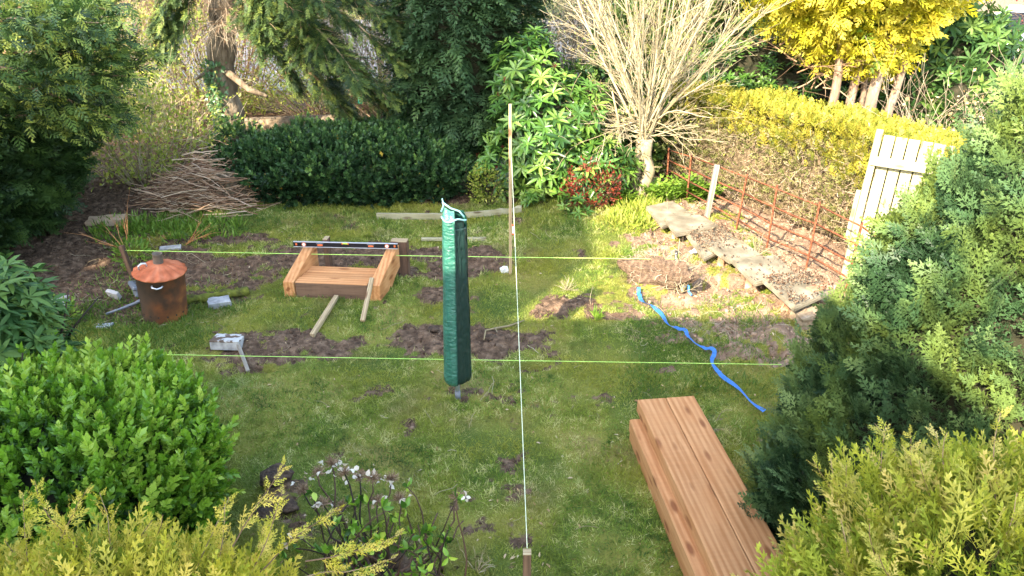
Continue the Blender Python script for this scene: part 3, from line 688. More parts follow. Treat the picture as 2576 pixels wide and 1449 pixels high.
# --- foreground peg
pk = G(1326, 1388, .46)
tag(beam('peg', (pk.x, pk.y + .004, -.05), (pk.x, pk.y, .455), .052, .052, M['dark_post'], bev=.003), 'short square wooden peg at the bottom of the picture, holding the cream string', 'peg')
bpy.data.objects['peg']; 
bm = bmesh.new(); box_bm(bm, (0, 0, 0), (.052, .052, .004)); o = bm_obj('end_grain', bm, M['batten']); o.location = (pk.x, pk.y, .458)
PEG = bpy.data.objects['peg']; o.parent = PEG; bpy.context.view_layer.update(); o.matrix_parent_inverse = PEG.matrix_world.inverted()
# left peg and right perforated angle
lp = G(305, 618, .42); lb = (lp.x + .05, lp.y, -.05)
tag(beam('peg', lb, lp, .055, .055, M['dark_post']), 'dark leaning peg beside the left conifer, behind the rusty incinerator', 'peg')
ra = G(1706, 630, .46); rb = Vector((ra.x - .01, ra.y, -.05))
pa = thing('steel_angle', (rb.x, rb.y, 0), 'upright perforated steel angle standing among dug earth on the right', 'steel post')
M['angle'] = plain('dull_steel', (.10, .10, .10), .5, .5)
bm = bmesh.new(); box_bm(bm, (rb.x - .012, rb.y, .20), (.026, .004, .52)); box_bm(bm, (rb.x + .003, rb.y - .016, .20), (.004, .032, .52)); bm_obj('angle_bar', bm, M['angle'], pa, world=True)
bm = bmesh.new()
for i in range(14):
    bm = bmesh.new(); box_bm(bm, (rb.x - .012, rb.y - .003, .02 + i * .031), (.009, .004, .014)); bm_obj('slot', bm, M['white'], pa, world=True)
# --- strings
def string(name, a, b, mat, label, r=.0030, sag=.01):
    a, b = np.array(a), np.array(b); t = np.linspace(0, 1, 30)[:, None]
    pts = a + (b - a) * t; pts[:, 2] -= (4 * sag * t * (1 - t))[:, 0]
    V, F = tube(pts, r, 5); return tag(link(name, tri_mesh(name, V, F), mat), label, 'string line')
string('string_line', (lp.x, lp.y, .36), (ra.x, ra.y, .35), M['string'], 'bright green builder string across the far lawn in front of the tall stake', .0040, .012)
string('string_line', G(138, 887, .3), G(1966, 917, .3), M['string'], 'bright green builder string across the near lawn behind the grey pole foot', .0032, .004)
string('string_line', AT(1287, 395, s0.y - .03), (pk.x, pk.y - .0, .49), M['string_pale'], 'cream string running lengthwise from the tall stake to the near peg', .0030, 0.0)
lw = thing('line_winder', AT(1291, 577, s0.y - .45), 'small red and white winder hanging on the cream string by the tall stake', 'line winder')
c = lw.location
bm = bmesh.new(); box_bm(bm, (0, 0, 0), (.022, .02, .11), bev=.005); bm_obj('body', bm, M['white'], lw)
for z_ in (.05, -.055): bm = bmesh.new(); box_bm(bm, (0, 0, z_), (.034, .024, .02), bev=.004); bm_obj('spool', bm, M['orange'], lw)
# --- blue strap
SP_ = [(1605, 742), (1606, 756), (1610, 772), (1625, 782), (1642, 786), (1655, 800), (1666, 815), (1678, 833), (1692, 842), (1712, 846), (1724, 856), (1735, 874), (1760, 888), (1788, 897), (1797, 905), (1786, 924), (1793, 943), (1815, 963), (1842, 986), (1868, 1006), (1895, 1036), (1932, 1062)]
pts = [G(*p) for p in SP_]; bm = bmesh.new(); prev = None; Q = []
for i in range(len(pts) - 1):
    for k in range(5): Q.append(pts[i].lerp(pts[i + 1], k / 5))
Q = [sum((Q[max(0, min(len(Q) - 1, i + d))] for d in (-2, -1, 0, 1, 2)), Vector()) / 5 for i in range(len(Q))]
for i, p in enumerate(Q):
    d = (Q[min(i + 1, len(Q) - 1)] - Q[max(i - 1, 0)]).normalized(); n_ = Vector((-d.y, d.x, 0)); tw = math.sin(i * .31) * .5
    n_ = n_ * math.cos(tw) + Vector((0, 0, 1)) * math.sin(tw); z = .062 + .008 * math.sin(i * .5) + gz(p.x, p.y)
    a_ = p + n_ * .021; b_ = p - n_ * .021; a_.z += z; b_.z += z
    v = [bm.verts.new(a_), bm.verts.new(b_)]
    if prev: bm.faces.new((prev[0], prev[1], v[1], v[0]))
    prev = v
bmesh.ops.solidify(bm, geom=bm.faces[:], thickness=.002)
tag(bm_obj('strap', bm, M['blue']), 'long blue flat strap winding over the grass on the right', 'strap')

# ================================================================== ROTARY AIRER in its cover
g = G(1152, 1003); bx, by = g.x, g.y
ro = thing('rotary_airer', (bx, by, 0), 'folded rotary clothes airer in a tall green zipped cover standing on the lawn', 'clothes airer')
bm = bmesh.new(); bmesh.ops.create_cone(bm, segments=16, radius1=.021, radius2=.021, depth=.45, cap_ends=True, matrix=Matrix.Translation((0, 0, .17))); bm_obj('pole', bm, M['steel'], ro, True)
bm = bmesh.new(); bmesh.ops.create_cone(bm, segments=16, radius1=.027, radius2=.025, depth=.10, cap_ends=True, matrix=Matrix.Translation((0, 0, .04))); bm_obj('ground_socket', bm, M['grey_plastic'], ro, True)
m, nt_, b = new_mat('woven_green_cover'); N = nt_.nodes; L = nt_.links; tc = N.new('ShaderNodeTexCoord'); n = N.new('ShaderNodeTexNoise'); n.inputs['Scale'].default_value = 9; n.inputs['Detail'].default_value = 7
mp = N.new('ShaderNodeMapping'); mp.inputs['Scale'].default_value = (1, 1, 2.2); L.new(tc.outputs['Object'], mp.inputs[0]); L.new(mp.outputs[0], n.inputs['Vector'])
L.new(ramp(nt_, n.outputs[0], [(.3, (.016, .105, .078)), (.7, (.035, .18, .13))]), b.inputs['Base Color']); b.inputs['Roughness'].default_value = .32; b.inputs['Specular IOR Level'].default_value = .55
n2 = N.new('ShaderNodeTexNoise'); n2.inputs['Scale'].default_value = 22; n2.inputs['Detail'].default_value = 4; L.new(mp.outputs[0], n2.inputs['Vector'])
bp = N.new('ShaderNodeBump'); bp.inputs['Strength'].default_value = .8; bp.inputs['Distance'].default_value = .02; L.new(n2.outputs[0], bp.inputs['Height']); L.new(bp.outputs[0], b.inputs['Normal'])
M['cover'] = m
def cover_surface(th0, th1, k=0.0, zs=None, grow=0.0):
    rows = []; zs = zs if zs is not None else np.linspace(.20, 1.80, 60)
    for z in zs:
        t = (z - .17) / 1.63; row = []
        for j in range(41):
            a = th0 + (th1 - th0) * j / 40
            # rounded triangular section of folded arms, with vertical folds
            r = (.122 - .022 * t) * (1 + .07 * math.cos(3 * a + .6) + .025 * math.cos(7 * a + 4 * t) + .012 * math.sin(13 * a + 9 * t))
            r *= 1 + .03 * math.sin(z * 9 + a * 2) * .4
            if z < .27: r *= .80 + .2 * math.sqrt(max(0, (z - .20) / .07))
            row.append((r + grow, a, z))
        rows.append(row)
    return rows
def add_rows(bm, rows, close=False):
    vv = [[bm.verts.new((r * math.cos(a) + .05 * (z - .17) * .3, r * math.sin(a), z)) for r, a, z in row] for row in rows]
    for i in range(len(vv) - 1):
        for j in range(len(vv[0]) - 1): bm.faces.new((vv[i][j], vv[i][j + 1], vv[i + 1][j + 1], vv[i + 1][j]))
    return vv
# main shell: opening slit faces the camera, a little to the right
A0 = R(-8); A1 = R(-83) + 2 * math.pi
bm = bmesh.new(); vv = add_rows(bm, cover_surface(A0, A1))
# pinched top: the rim closes to a ridge with one peak
top = vv[-1]; ridge = []
for v in top:
    x, y, z = v.co; ridge.append(bm.verts.new((x * .80, y * .12 - .0, z + .055 + .05 * max(0, -x / .1))))
for j in range(len(top) - 1): bm.faces.new((top[j], top[j + 1], ridge[j + 1], ridge[j]))
bot = vv[0]; cb = bm.verts.new((0, 0, .195))
for j in range(len(bot) - 1): bm.faces.new((bot[j + 1], bot[j], cb))
bmesh.ops.recalc_face_normals(bm, faces=bm.faces); cv = bm_obj('cover', bm, M['cover'], ro, True)
cv.rotation_euler = (0, R(-.0), 0)
M['cover_shade'] = plain('cover_shaded_fabric', (.004, .024, .02), .5)  # near-black green, shade of the right side put into the colour
bm = bmesh.new(); add_rows(bm, [[(r * .80, a, z) for r, a, z in row] for row in cover_surface(R(-95), R(20))]); bmesh.ops.recalc_face_normals(bm, faces=bm.faces); bm_obj('inner_flap', bm, M['cover_shade'], ro, True)
bm = bmesh.new()
rows = cover_surface(R(-85), R(-6), grow=-.004, zs=np.linspace(.22, 1.72, 90))
rows = [[(r - .010 * math.sin(math.pi * min(1, max(0, (a + R(85)) / R(79)))) + .0035 * (float(_h(int(z * 31), int(a * 6), 3, 1)) - .5) * 2, a, z) for r, a, z in row] for row in rows]
add_rows(bm, rows); bmesh.ops.recalc_face_normals(bm, faces=bm.faces); bmesh.ops.solidify(bm, geom=bm.faces[:], thickness=.003); bm_obj('side_panel', bm, M['cover_shade'], ro, True)
bm = bmesh.new(); add_rows(bm, [[(r + .006 + .002 * math.sin(z * 90), a, z) for r, a, z in row] for row in cover_surface(R(-86.5), R(-82), zs=np.linspace(.21, 1.78, 120))]); bmesh.ops.solidify(bm, geom=bm.faces[:], thickness=.005); bm_obj('zip', bm, plain('zip_green', (.02, .10, .08), .5), ro)
M['trim'] = plain('pale_blue_trim', (.16, .34, .38), .45)
lst = []
vs = [np.array(v.co[:]) for v in cv.data.vertices]
ring_ = [(1.015 * ((.122 - .022) * (1 + .07 * math.cos(3 * a + .6))) , a) for a in np.linspace(R(-230), R(-20), 30)]
lst.append(tube([(r * math.cos(a) + .0245, r * math.sin(a), 1.80 + .012 * math.sin(4 * a)) for r, a in ring_], .008, 6))
lst.append(tube([(-.075, -.005, 1.845), (-.055, -.005, 1.90), (-.065, -.004, 1.96)], np.array([.012, .009, .004]), 6))
lst.append(tube([(-.065, -.012, 1.93), (.0, -.016, 1.88), (.07, -.018, 1.855), (.11, -.03, 1.81)], .008, 6))
V, F, A = tubes(lst); link('top_trim', tri_mesh('top_trim', V, F), M['trim'], ro, False)

# ================================================================== INCINERATOR
g = G(408, 822); ix, iy = g.x, g.y + .25
inc = thing('garden_incinerator', (ix - .06, iy, 0), 'rusty garden incinerator bin with orange fluted lid and short chimney', 'incinerator')
m, nt_, b = new_mat('burnt_rusty_steel'); N = nt_.nodes; L = nt_.links; tc = N.new('ShaderNodeTexCoord'); sx = N.new('ShaderNodeSeparateXYZ'); L.new(tc.outputs['Object'], sx.inputs[0])
n = N.new('ShaderNodeTexNoise'); n.inputs['Scale'].default_value = 7; n.inputs['Detail'].default_value = 8; L.new(tc.outputs['Object'], n.inputs['Vector'])
# scorched grey brown band near the top, rust lower and at the right
ma = N.new('ShaderNodeMath'); ma.operation = 'MULTIPLY_ADD'; L.new(sx.outputs[0], ma.inputs[0]); ma.inputs[1].default_value = .9; L.new(n.outputs[0], ma.inputs[2])
m3 = N.new('ShaderNodeMath'); m3.operation = 'MULTIPLY_ADD'; L.new(sx.outputs[2], m3.inputs[0]); m3.inputs[1].default_value = -.25; L.new(ma.outputs[0], m3.inputs[2])
L.new(ramp(nt_, m3.outputs[0], [(.22, (.04, .026, .018)), (.42, (.075, .038, .022)), (.60, (.17, .06, .025)), (.80, (.32, .12, .035))]), b.inputs['Base Color'])
b.inputs['Roughness'].default_value = .7; b.inputs['Metallic'].default_value = .25
bp = N.new('ShaderNodeBump'); bp.inputs['Strength'].default_value = .2; L.new(n.outputs[0], bp.inputs['Height']); L.new(bp.outputs[0], b.inputs['Normal'])
def lathe(prof, n=48, flute=0.0, fl=14, cap=False):
    bm = bmesh.new(); rings = []
    for r, z, w in prof: rings.append([bm.verts.new(((r + flute * w * .5 * math.cos(fl * a)) * math.cos(a), (r + flute * w * .5 * math.cos(fl * a)) * math.sin(a), z + flute * w * math.cos(fl * a))) for a in [2 * math.pi * i / n for i in range(n)]])
    for i in range(len(rings) - 1):
        for j in range(n): bm.faces.new((rings[i][j], rings[i][(j + 1) % n], rings[i + 1][(j + 1) % n], rings[i + 1][j]))
    if cap: bm.faces.new(rings[0][::-1])
    return bm
bm_obj('bin_body', lathe([(.225, 0, 0), (.228, .02, 0), (.236, .25, 0), (.240, .27, 0), (.241, .285, 0), (.245, .52, 0), (.255, .53, 0), (.255, .545, 0), (.243, .55, 0)], cap=True), m, inc, True)
M['lid'] = noise_mat('orange_rust_lid', [(.30, .07, .025), (.46, .12, .05), (.58, .20, .10)], 8, .7, .3)
bm_obj('lid', lathe([(.262, .535, .0), (.272, .545, .6), (.270, .556, 1), (.22, .582, .9), (.14, .618, .55), (.06, .645, 0), (.05, .648, 0)], 112, .007, 16), M['lid'], inc, True)
M['flue'] = noise_mat('sooty_flue', [(.08, .065, .05), (.16, .12, .09), (.22, .17, .13)], 10, .7, .3)
bm_obj('chimney', lathe([(.052, .64, 0), (.050, .75, 0), (.052, .755, 0), (.046, .755, 0), (.045, .64, 0)], 32), M['flue'], inc, True)
inc.rotation_euler = (0, R(4.5), 0)
def handle(pts, r, mat): 
    V, F = tube(pts, r, 8); o = link('handle', tri_mesh('handle', V, F), mat, inc, False)
    for p in o.data.polygons: p.use_smooth = True
handle([(-.155, -.13, .612), (-.150, -.135, .655), (-.125, -.12, .68), (-.095, -.10, .675), (-.085, -.09, .64)], .011, M['alu'])
for sgn in (0,): handle([(.01, -.246, .49), (.025, -.275, .483), (.075, -.285, .477), (.11, -.262, .483), (.118, -.235, .49)], .009, M['alu'])
for i in range(16):
    a = 2 * math.pi * (i + .3) / 16; bm = bmesh.new(); box_bm(bm, (0, -.2325, .10), (.014, .006, .016)); bmesh.ops.rotate(bm, cent=(0, 0, 0), matrix=Matrix.Rotation(a, 3, 'Z'), verts=bm.verts[:]); bm_obj('air_hole', bm, M['black'], inc)

# ================================================================== BITS ON THE GROUND (left)
def lump_bm(s, seed, sub=2, rough=.25):
    bm = bmesh.new(); bmesh.ops.create_icosphere(bm, subdivisions=sub, radius=1); d = np.array([v.co[:] for v in bm.verts])
    k = 1 + rough * 2 * (fbm(d + seed, 1.7, seed, 3) - .5)
    for v, q in zip(bm.verts, d * k[:, None] * np.array(s)): v.co = q
    return bm
def chunk(name, px, py, size, mat, label, cat, rz=0, rx=0, z=0, broken=.12, seed=1):
    """a broken block: box whose corners are knocked about"""
    bm = bmesh.new(); box_bm(bm, (0, 0, 0), size); bmesh.ops.subdivide_edges(bm, edges=bm.edges[:], cuts=3, use_grid_fill=True)
    co = np.array([v.co[:] for v in bm.verts]); nn_ = (np.stack([vnoise(co * 1.0 + 3.1 * i, 14, seed + i) for i in range(3)], 1) - .5) * broken * min(size)
    for v, d in zip(bm.verts, nn_): v.co += Vector(d)
    bmesh.ops.bevel(bm, geom=[e for e in bm.edges if e.calc_face_angle(0) > .8], offset=.004, segments=1, affect='EDGES')
    g = G(px, py); o = bm_obj(name, bm, mat); o.location = (g.x, g.y, gz(g.x, g.y) + size[2] * .42 + z); o.rotation_euler = (rx, 0, rz)
    return tag(o, label, cat)
# concrete block with soil caked on top
o = chunk('concrete_block', 575, 878, (.30, .15, .09), M['concrete'], 'grey concrete block with white rim and soil on top, in the near left soil patch', 'concrete block', R(-3), R(-8), .0, .04, 3)
m2, nt_, b = new_mat('block_top'); N = nt_.nodes; L = nt_.links; n = N.new('ShaderNodeTexNoise'); n.inputs['Scale'].default_value = 11; tc = N.new('ShaderNodeTexCoord'); L.new(tc.outputs['Object'], n.inputs['Vector']); n.inputs['Detail'].default_value = 3
L.new(ramp(nt_, n.outputs[0], [(.46, (.10, .065, .045)), (.49, (.16, .11, .08)), (.53, (.40, .40, .38)), (.8, (.46, .46, .44))]), b.inputs['Base Color']); b.inputs['Roughness'].default_value = .95
cbk = o
bm = bmesh.new(); box_bm(bm, (0, 0, 0), (.305, .20, .016), bev=.004); o = bm_obj('top_face', bm, m2); o.parent = cbk; o.location = (0, .018, .050)
g1 = G(600, 880); g2 = G(625, 938)
tag(beam('batten', (g1.x, g1.y, .10), (g2.x, g2.y, .015), .035, .03, M['post_grey']), 'short grey batten leaning from the concrete block down to a small hole', 'batten')
chunk('breeze_block', 553, 770, (.23, .12, .11), M['concrete'], 'broken grey breeze block lying on the grass right of the incinerator', 'breeze block', R(22), R(10), -.01, .30, 8)
chunk('stone_shard', 157, 768, (.17, .04, .12), plain('pale_shard', (.32, .32, .33), .8), 'pale broken shard leaning in soil at the far left', 'shard', R(20), R(-25), 0, .5, 11)
chunk('stone_shard', 265, 822, (.16, .08, .03), plain('pale_shard_flat', (.34, .36, .39), .8), 'small flat pale shard on the grass left of the incinerator', 'shard', R(5), 0, 0, .5, 13)
chunk('stone_shard', 290, 755, (.15, .05, .10), plain('white_shard', (.42, .40, .38), .8), 'white shard propped against the grey plastic tray left of the incinerator', 'shard', R(-20), R(20), 0, .5, 17)
chunk('stone_shard', 430, 628, (.26, .08, .03), M['concrete'], 'long thin grey stone fragment in dark soil under the far green string', 'shard', R(15), R(10), .01, .5, 19)
chunk('stone_lump', 1268, 681, (.10, .07, .06), M['white'], 'small white stone lump at the foot of the tall stake', 'stone', R(20), 0, 0, .6, 23)
for px_, py_, s_, lb in ((668, 1290, .075, 'lower dark clod of the soil heap between the green bush and the hydrangea'), (722, 1282, .07, 'dark clod at the right foot of the soil heap beside the hydrangea'), (700, 1232, .11, 'round dark lump of turf topping the soil heap left of the dead hydrangea'), (1090, 838, .05, 'small brown clod on the near soil patch left of the green cover'), (1232, 862, .06, 'brown clod right of the green cover on the near soil patch')):
    g = G(px_, py_); o = bm_obj('earth_lump', lump_bm((s_ * 1.2, s_, s_ * .6), px_, 3, .4), M['soil_lump'] if 'soil_lump' in M else M.setdefault('soil_lump', noise_mat('dark_earth', [(.03, .02, .015), (.07, .045, .03), (.12, .08, .055)], 20, .95, 1, 40, bdist=.03))); o.location = (g.x, g.y, gz(g.x, g.y) + s_ * .35); tag(o, lb, 'clod')
# grey plastic tray behind the incinerator
g = G(322, 760); tr = thing('plastic_tray', (g.x + .14, g.y + .22, .06), 'grey slotted plastic tray lying tilted behind the rusty incinerator', 'plastic tray', rz=R(60))
tr.rotation_euler = (R(-14), R(12), R(30))
bm = bmesh.new(); box_bm(bm, (0, 0, .04), (.36, .46, .05), bev=.012); box_bm(bm, (0, -.02, -.02), (.30, .40, .08), bev=.01); bm_obj('shell', bm, M['grey_plastic'], tr)
for i in range(3):
    for j in range(3): bm = bmesh.new(); box_bm(bm, (-.11 + .11 * i, -.15 + .14 * j, .066), (.05, .065, .006), bev=.002); bm_obj('slot', bm, M['black'], tr)
p0, p1 = G(268, 796), G(352, 775)
V, F = tube([(p0.x, p0.y, .03), ((p0.x + p1.x) / 2, (p0.y + p1.y) / 2, .05), (p1.x - .02, p1.y, .07), (p1.x + .08, p1.y + .02, .12)], np.array([.014, .016, .02, .028]), 8)
tag(link('plastic_pipe', tri_mesh('plastic_pipe', V, F), M['grey_plastic']), 'short grey plastic pipe lying on the ground left of the incinerator', 'pipe')
# mossy log with round end
p0, p1 = G(462, 765), G(628, 742)
pts = np.linspace((p0.x, p0.y, .04), (p1.x, p1.y, .06), 14); pts[:, 2] += .012 * np.sin(np.arange(14)); V, F = tube(pts, .05 + .012 * np.sin(np.arange(14) * 1.7), 10)
tag(link('mossy_log', tri_mesh('mossy_log', V, F), noise_mat('moss_on_log', [(.04, .03, .018), (.12, .13, .02), (.22, .22, .035)], 10, .95, 1, 30, bdist=.02)), 'mossy log half sunk in the grass behind the broken breeze block', 'log')
# root lying on the central soil patch
pts = [G(*p) for p in ((1218, 878), (1222, 852), (1245, 836), (1280, 828), (1318, 812))]
V1 = tube([(p.x, p.y, gz(p.x, p.y) + .03) for p in pts], np.array([.006, .009, .012, .011, .008]), 6); V2 = tube([(pts[2].x, pts[2].y, .06), (pts[2].x + .05, pts[2].y - .14, .03)], .006, 5)
V, F, A = tubes([V1, V2]); tag(link('root', tri_mesh('root', V, F, A), M['twig_pale']), 'bare curved root lying on the soil right of the green cover', 'root')
# orange stems
def stems(name, base, n, ln, r, mat, label, cat, lean=(0, 0, 1), spread=.5, jit=.08, kids=2):
    out = []
    for i in range(n):
        d = np.array(lean) + RNG.normal(size=3) * spread * np.array((1, 1, .3)); d[2] = abs(d[2]) + .1
        b_ = np.array(base) + RNG.normal(size=3) * np.array((.003, .003, 0)); branchy(b_, d, ln * random.uniform(.6, 1.1), r, 1, out, kids, .3, jit, 0, 4, .4, .5, 5)
    V, F, A = tubes(out); return tag(link(name, tri_mesh(name, V, F, A), mat), label, cat)
g = G(322, 640); stems('dogwood_stems', (g.x, g.y, .05), 7, .55, .008, M['twig_red'], 'bare orange stems sprouting beside the left conifer', 'stems', (-.4, .1, .8), .35)
g = G(470, 618); stems('dogwood_stems', (g.x, g.y, .02), 5, .40, .006, M['twig_red'], 'thin orange stems leaning over dark soil left of the step frame', 'stems', (.5, .1, .3), .2)
g = G(1425, 730); stems('dead_grass_tuft', (g.x, g.y, .0), 34, .16, .0022, M['twig_pale'], 'dry straw coloured grass tuft on the lawn right of the cream string', 'grass tuft', (0, 0, .5), .8, .2, 1)
g = G(1503, 805); o = tag(link('snowdrop_tuft', tri_mesh('snowdrop_tuft', *tufts('a', [(g.x, g.y)], None, .14, 30, rad=.025, wide=.10)), M['fern']), 'small clump of green shoots in the soil patch by the blue strap', 'plant')

# ================================================================== RIGHT BANK: flagstones, fence, panel
def uv(u, v): return (1533.4 + u * .2645, 447.2 + v * .2645)
SL = [([(345, 268), (600, 218), (800, 345), (505, 465)], .18, 'farthest mossy flagstone of the row, beside the pale tree'),
      ([(512, 368), (860, 350), (1060, 455), (632, 535)], .23, 'second flagstone from the pale tree, next to the leaning white post'),
      ([(695, 485), (1075, 452), (1240, 590), (905, 770)], .19, 'narrow flagstone heaped with crumbled earth, beyond the middle of the row'),
      ([(885, 612), (1260, 590), (1450, 735), (1145, 790)], .24, 'flagstone strewn with dry twigs in the middle of the row'),
      ([(1145, 765), (1590, 730), (1755, 895), (1385, 1005)], .27, 'large clean flagstone with pale lichen spots, second nearest of the row'),
      ([(1450, 960), (1890, 882), (2140, 1070), (1760, 1240)], .30, 'nearest flagstone, partly covered with soil beside the brick')]
for k, (q, z, lb) in enumerate(SL):
    pts = [G(*uv(*p), z + .02) for p in q]
    bm = bmesh.new(); A_ = [bm.verts.new(p) for p in pts]; B_ = [bm.verts.new((p.x, p.y, p.z - .055)) for p in pts]
    bm.faces.new(A_); bm.faces.new(B_[::-1])
    for i in range(4): bm.faces.new((A_[i], B_[i], B_[(i + 1) % 4], A_[(i + 1) % 4]))
    bmesh.ops.recalc_face_normals(bm, faces=bm.faces); bmesh.ops.bevel(bm, geom=bm.edges[:], offset=.012, segments=2, affect='EDGES')
    bmesh.ops.subdivide_edges(bm, edges=bm.edges[:], cuts=2, use_grid_fill=True)
    co = np.array([v.co[:] for v in bm.verts]); dn = (fbm(co, 9, k, 3) - .5) * .008
    for v, d in zip(bm.verts, dn): v.co += Vector((d, -d, d * .6))
    tag(bm_obj('flagstone', bm, M['slab']), lb, 'flagstone', 'flagstones stepping down the bank')
    # brick pier under each outer corner
    p = pts[3].lerp(pts[0], .5); c = sum(pts, Vector()) / 4; p = p.lerp(c, .22)
    bm = bmesh.new(); box_bm(bm, (0, 0, 0), (.12, .08, z - .03), bev=.006); o = bm_obj('brick_pier', bm, M['brick']); p = p.lerp(c, .25); o.location = (p.x, p.y, (z - .03) / 2); o.rotation_euler = (0, 0, R(20 + 13 * k))
    tag(o, 'brick pier propping the ' + lb.split(',')[0], 'brick pier', 'brick piers under the flagstones')
# soil on the slabs
PP = []
for k, (q, z, lb) in enumerate(SL):
    if k in (2, 5, 3, 4):
        pts = np.array([tuple(G(*uv(*p), z + .02)) for p in q]); n = {2: 1700, 5: 1900, 3: 160, 4: 160}[k]
        a, b_ = RNG.random((n, 1)), RNG.random((n, 1)); X = (pts[0] * (1 - a) + pts[1] * a) * (1 - b_) + (pts[3] * (1 - a) + pts[2] * a) * b_
        w = fbm(X, 3.5, 4, 3) + (RNG.random(n) - .5) * .25
        X = X[w > (.5 if k in (2, 5) else .42)]; X[:, 2] += .02 + RNG.random(len(X)) * (.04 if k in (2, 5) else .01); PP.append(X)
P = np.concatenate(PP); V, F, A = scatter(ROCK, P, rdir(len(P)), rdir(len(P)), .004 + .013 * RNG.random(len(P)) ** 2.5, RNG.random(len(P)))
tag(link('soil_on_slabs', tri_mesh('soil_on_slabs', V, F, A), M['clod']), kind='stuff')
# brick with mortar
bk = chunk('brick', 2052, 788, (.32, .11, .12), M['brick'], 'old red brick with pale mortar at the edge of the blue green conifer', 'brick', R(24), 0, .12, .10, 30)
chunk('rubble_lump', 2035, 825, (.34, .24, .16), noise_mat('pale_rubble', [(.18, .12, .08), (.28, .21, .14), (.40, .32, .23)], 12, .9, .8, 30), 'heap of pale rubble and mortar below the old brick', 'rubble', R(10), 0, .02, .5, 33)
# uprooted clump of roots and grass
g = G(1650, 722); cl = thing('uprooted_clump', (g.x, g.y, .16), 'uprooted clump of roots and dry grass standing on edge in front of the flagstones', 'root clump', rz=R(-28))
bm_obj('root_ball', lump_bm((.36, .13, .20), 5, 4, .6), noise_mat('root_earth', [(.07, .045, .03), (.14, .09, .06), (.22, .15, .10)], 25, .95, 1, 60, bdist=.03), cl)
out = []
for i in range(260):
    d = np.array((RNG.normal() * .5 + .2, RNG.normal() * .5 + .3, abs(RNG.normal()) * .6 + .15)); pts, _ = wander((random.uniform(-.3, .32), random.uniform(-.02, .14), random.uniform(-.02, .14)), d, random.uniform(.08, .28), 4, .25, -.1); out.append(tube(pts, .0022, 3))
V, F, A = tubes(out); link('dry_grass', tri_mesh('dry_grass', V, F, A), M['twig_pale'], cl, False)
out = []
for i in range(46):
    d = np.array((RNG.normal(), -abs(RNG.normal()) * .8, RNG.normal() * .4)); pts, _ = wander((random.uniform(-.33, .33), random.uniform(-.1, -.05), random.uniform(-.10, .10)), d, random.uniform(.06, .16), 4, .4, -.05); out.append(tube(pts, .004, 4))
V, F, A = tubes(out); link('roots', tri_mesh('roots', V, F, A), M['twig_grey'], cl, False)
# scrap: white rag, blue rope ends
g = G(1770, 645); bm = lump_bm((.20, .05, .03), 9, 3, .9); o = bm_obj('rag', bm, M['white']); o.location = (g.x, g.y, gz(g.x, g.y) + .04); o.rotation_euler = (0, 0, R(25)); tag(o, 'crumpled white rag on the earth beside the flagstones', 'rag')
g = G(1718, 738); V, F = tube([(g.x, g.y, .08), (g.x + .03, g.y + .02, .12), (g.x + .06, g.y, .09), (g.x + .05, g.y - .06, .05), (g.x + .07, g.y - .12, .04)], .013, 6)
tag(link('rope_end', tri_mesh('rope_end', V, F), M['blue']), 'short blue rope end poking out of the dug hole', 'rope')
for (px_, py_, n_, ln_, lab) in ((1715, 745, 16, .30, 'tangle of bare pale roots beside the dug hole'), (1900, 660, 14, .40, 'dry twiggy weed growing by the rusty fence'), (1700, 560, 9, .45, 'thin bare stems standing behind the farthest flagstones')):
    g = G(px_, py_); stems('dry_weed', (g.x, g.y, .05), n_, ln_, .004, M['twig_pale'], lab, 'dry weed', (0, 0, .6), .6, .2, 3)
# iron fence
fence_b = [(1678, 472), (1727, 512), (1850, 590), (1926, 641), (2026, 684), (2124, 742)]
fence_t = [(1683, 372), (1740, 388), (1880, 438), (1956, 466), (2063, 508), (2170, 560)]
FP = []
for (bx_, by_), (tx, ty) in zip(fence_b, fence_t):
    g = G(bx_, by_); t = AT(tx, ty, g.y); FP.append((g, t))
# evened line through the post feet
fe = thing('iron_fence', FP[2][0], 'rusty iron estate fence with thin posts and five rails along the flagstones', 'fence')
x0 = np.polyfit([p[0].y for p in FP], [p[0].x for p in FP], 1)
ext = [(Vector((np.polyval(x0, y), y, 0)), Vector((np.polyval(x0, y) + .02, y, .86))) for y in (7.4, 6.8)]
posts = FP + ext
for g, t in posts:
    v = t - g; x_ = v.normalized(); beam('post', g - x_ * .05, t, .042, .022, M['rust'], fe, bev=.001, roll=R(62))
for fr in (.02, .24, .46, .70, .95):
    for i in range(len(posts) - 1):
        a_ = posts[i][0].lerp(posts[i][1], fr); b_ = posts[i + 1][0].lerp(posts[i + 1][1], fr); mid = (a_ + b_) / 2 + Vector((0, 0, random.uniform(-.015, .008)))
        V, F = tube(np.array([a_[:], mid[:], b_[:]]), (.011 if fr > .9 else .0135), 5); link('rail', tri_mesh('rail', V, F), M['rust'], fe)
g = G(1776, 557); t = AT(1804, 415, g.y - .02)
tag(beam('fence_post', g - (t - g) * .05, t, .075, .045, M['post_grey']), 'weathered whitish post leaning against the rusty fence', 'post')
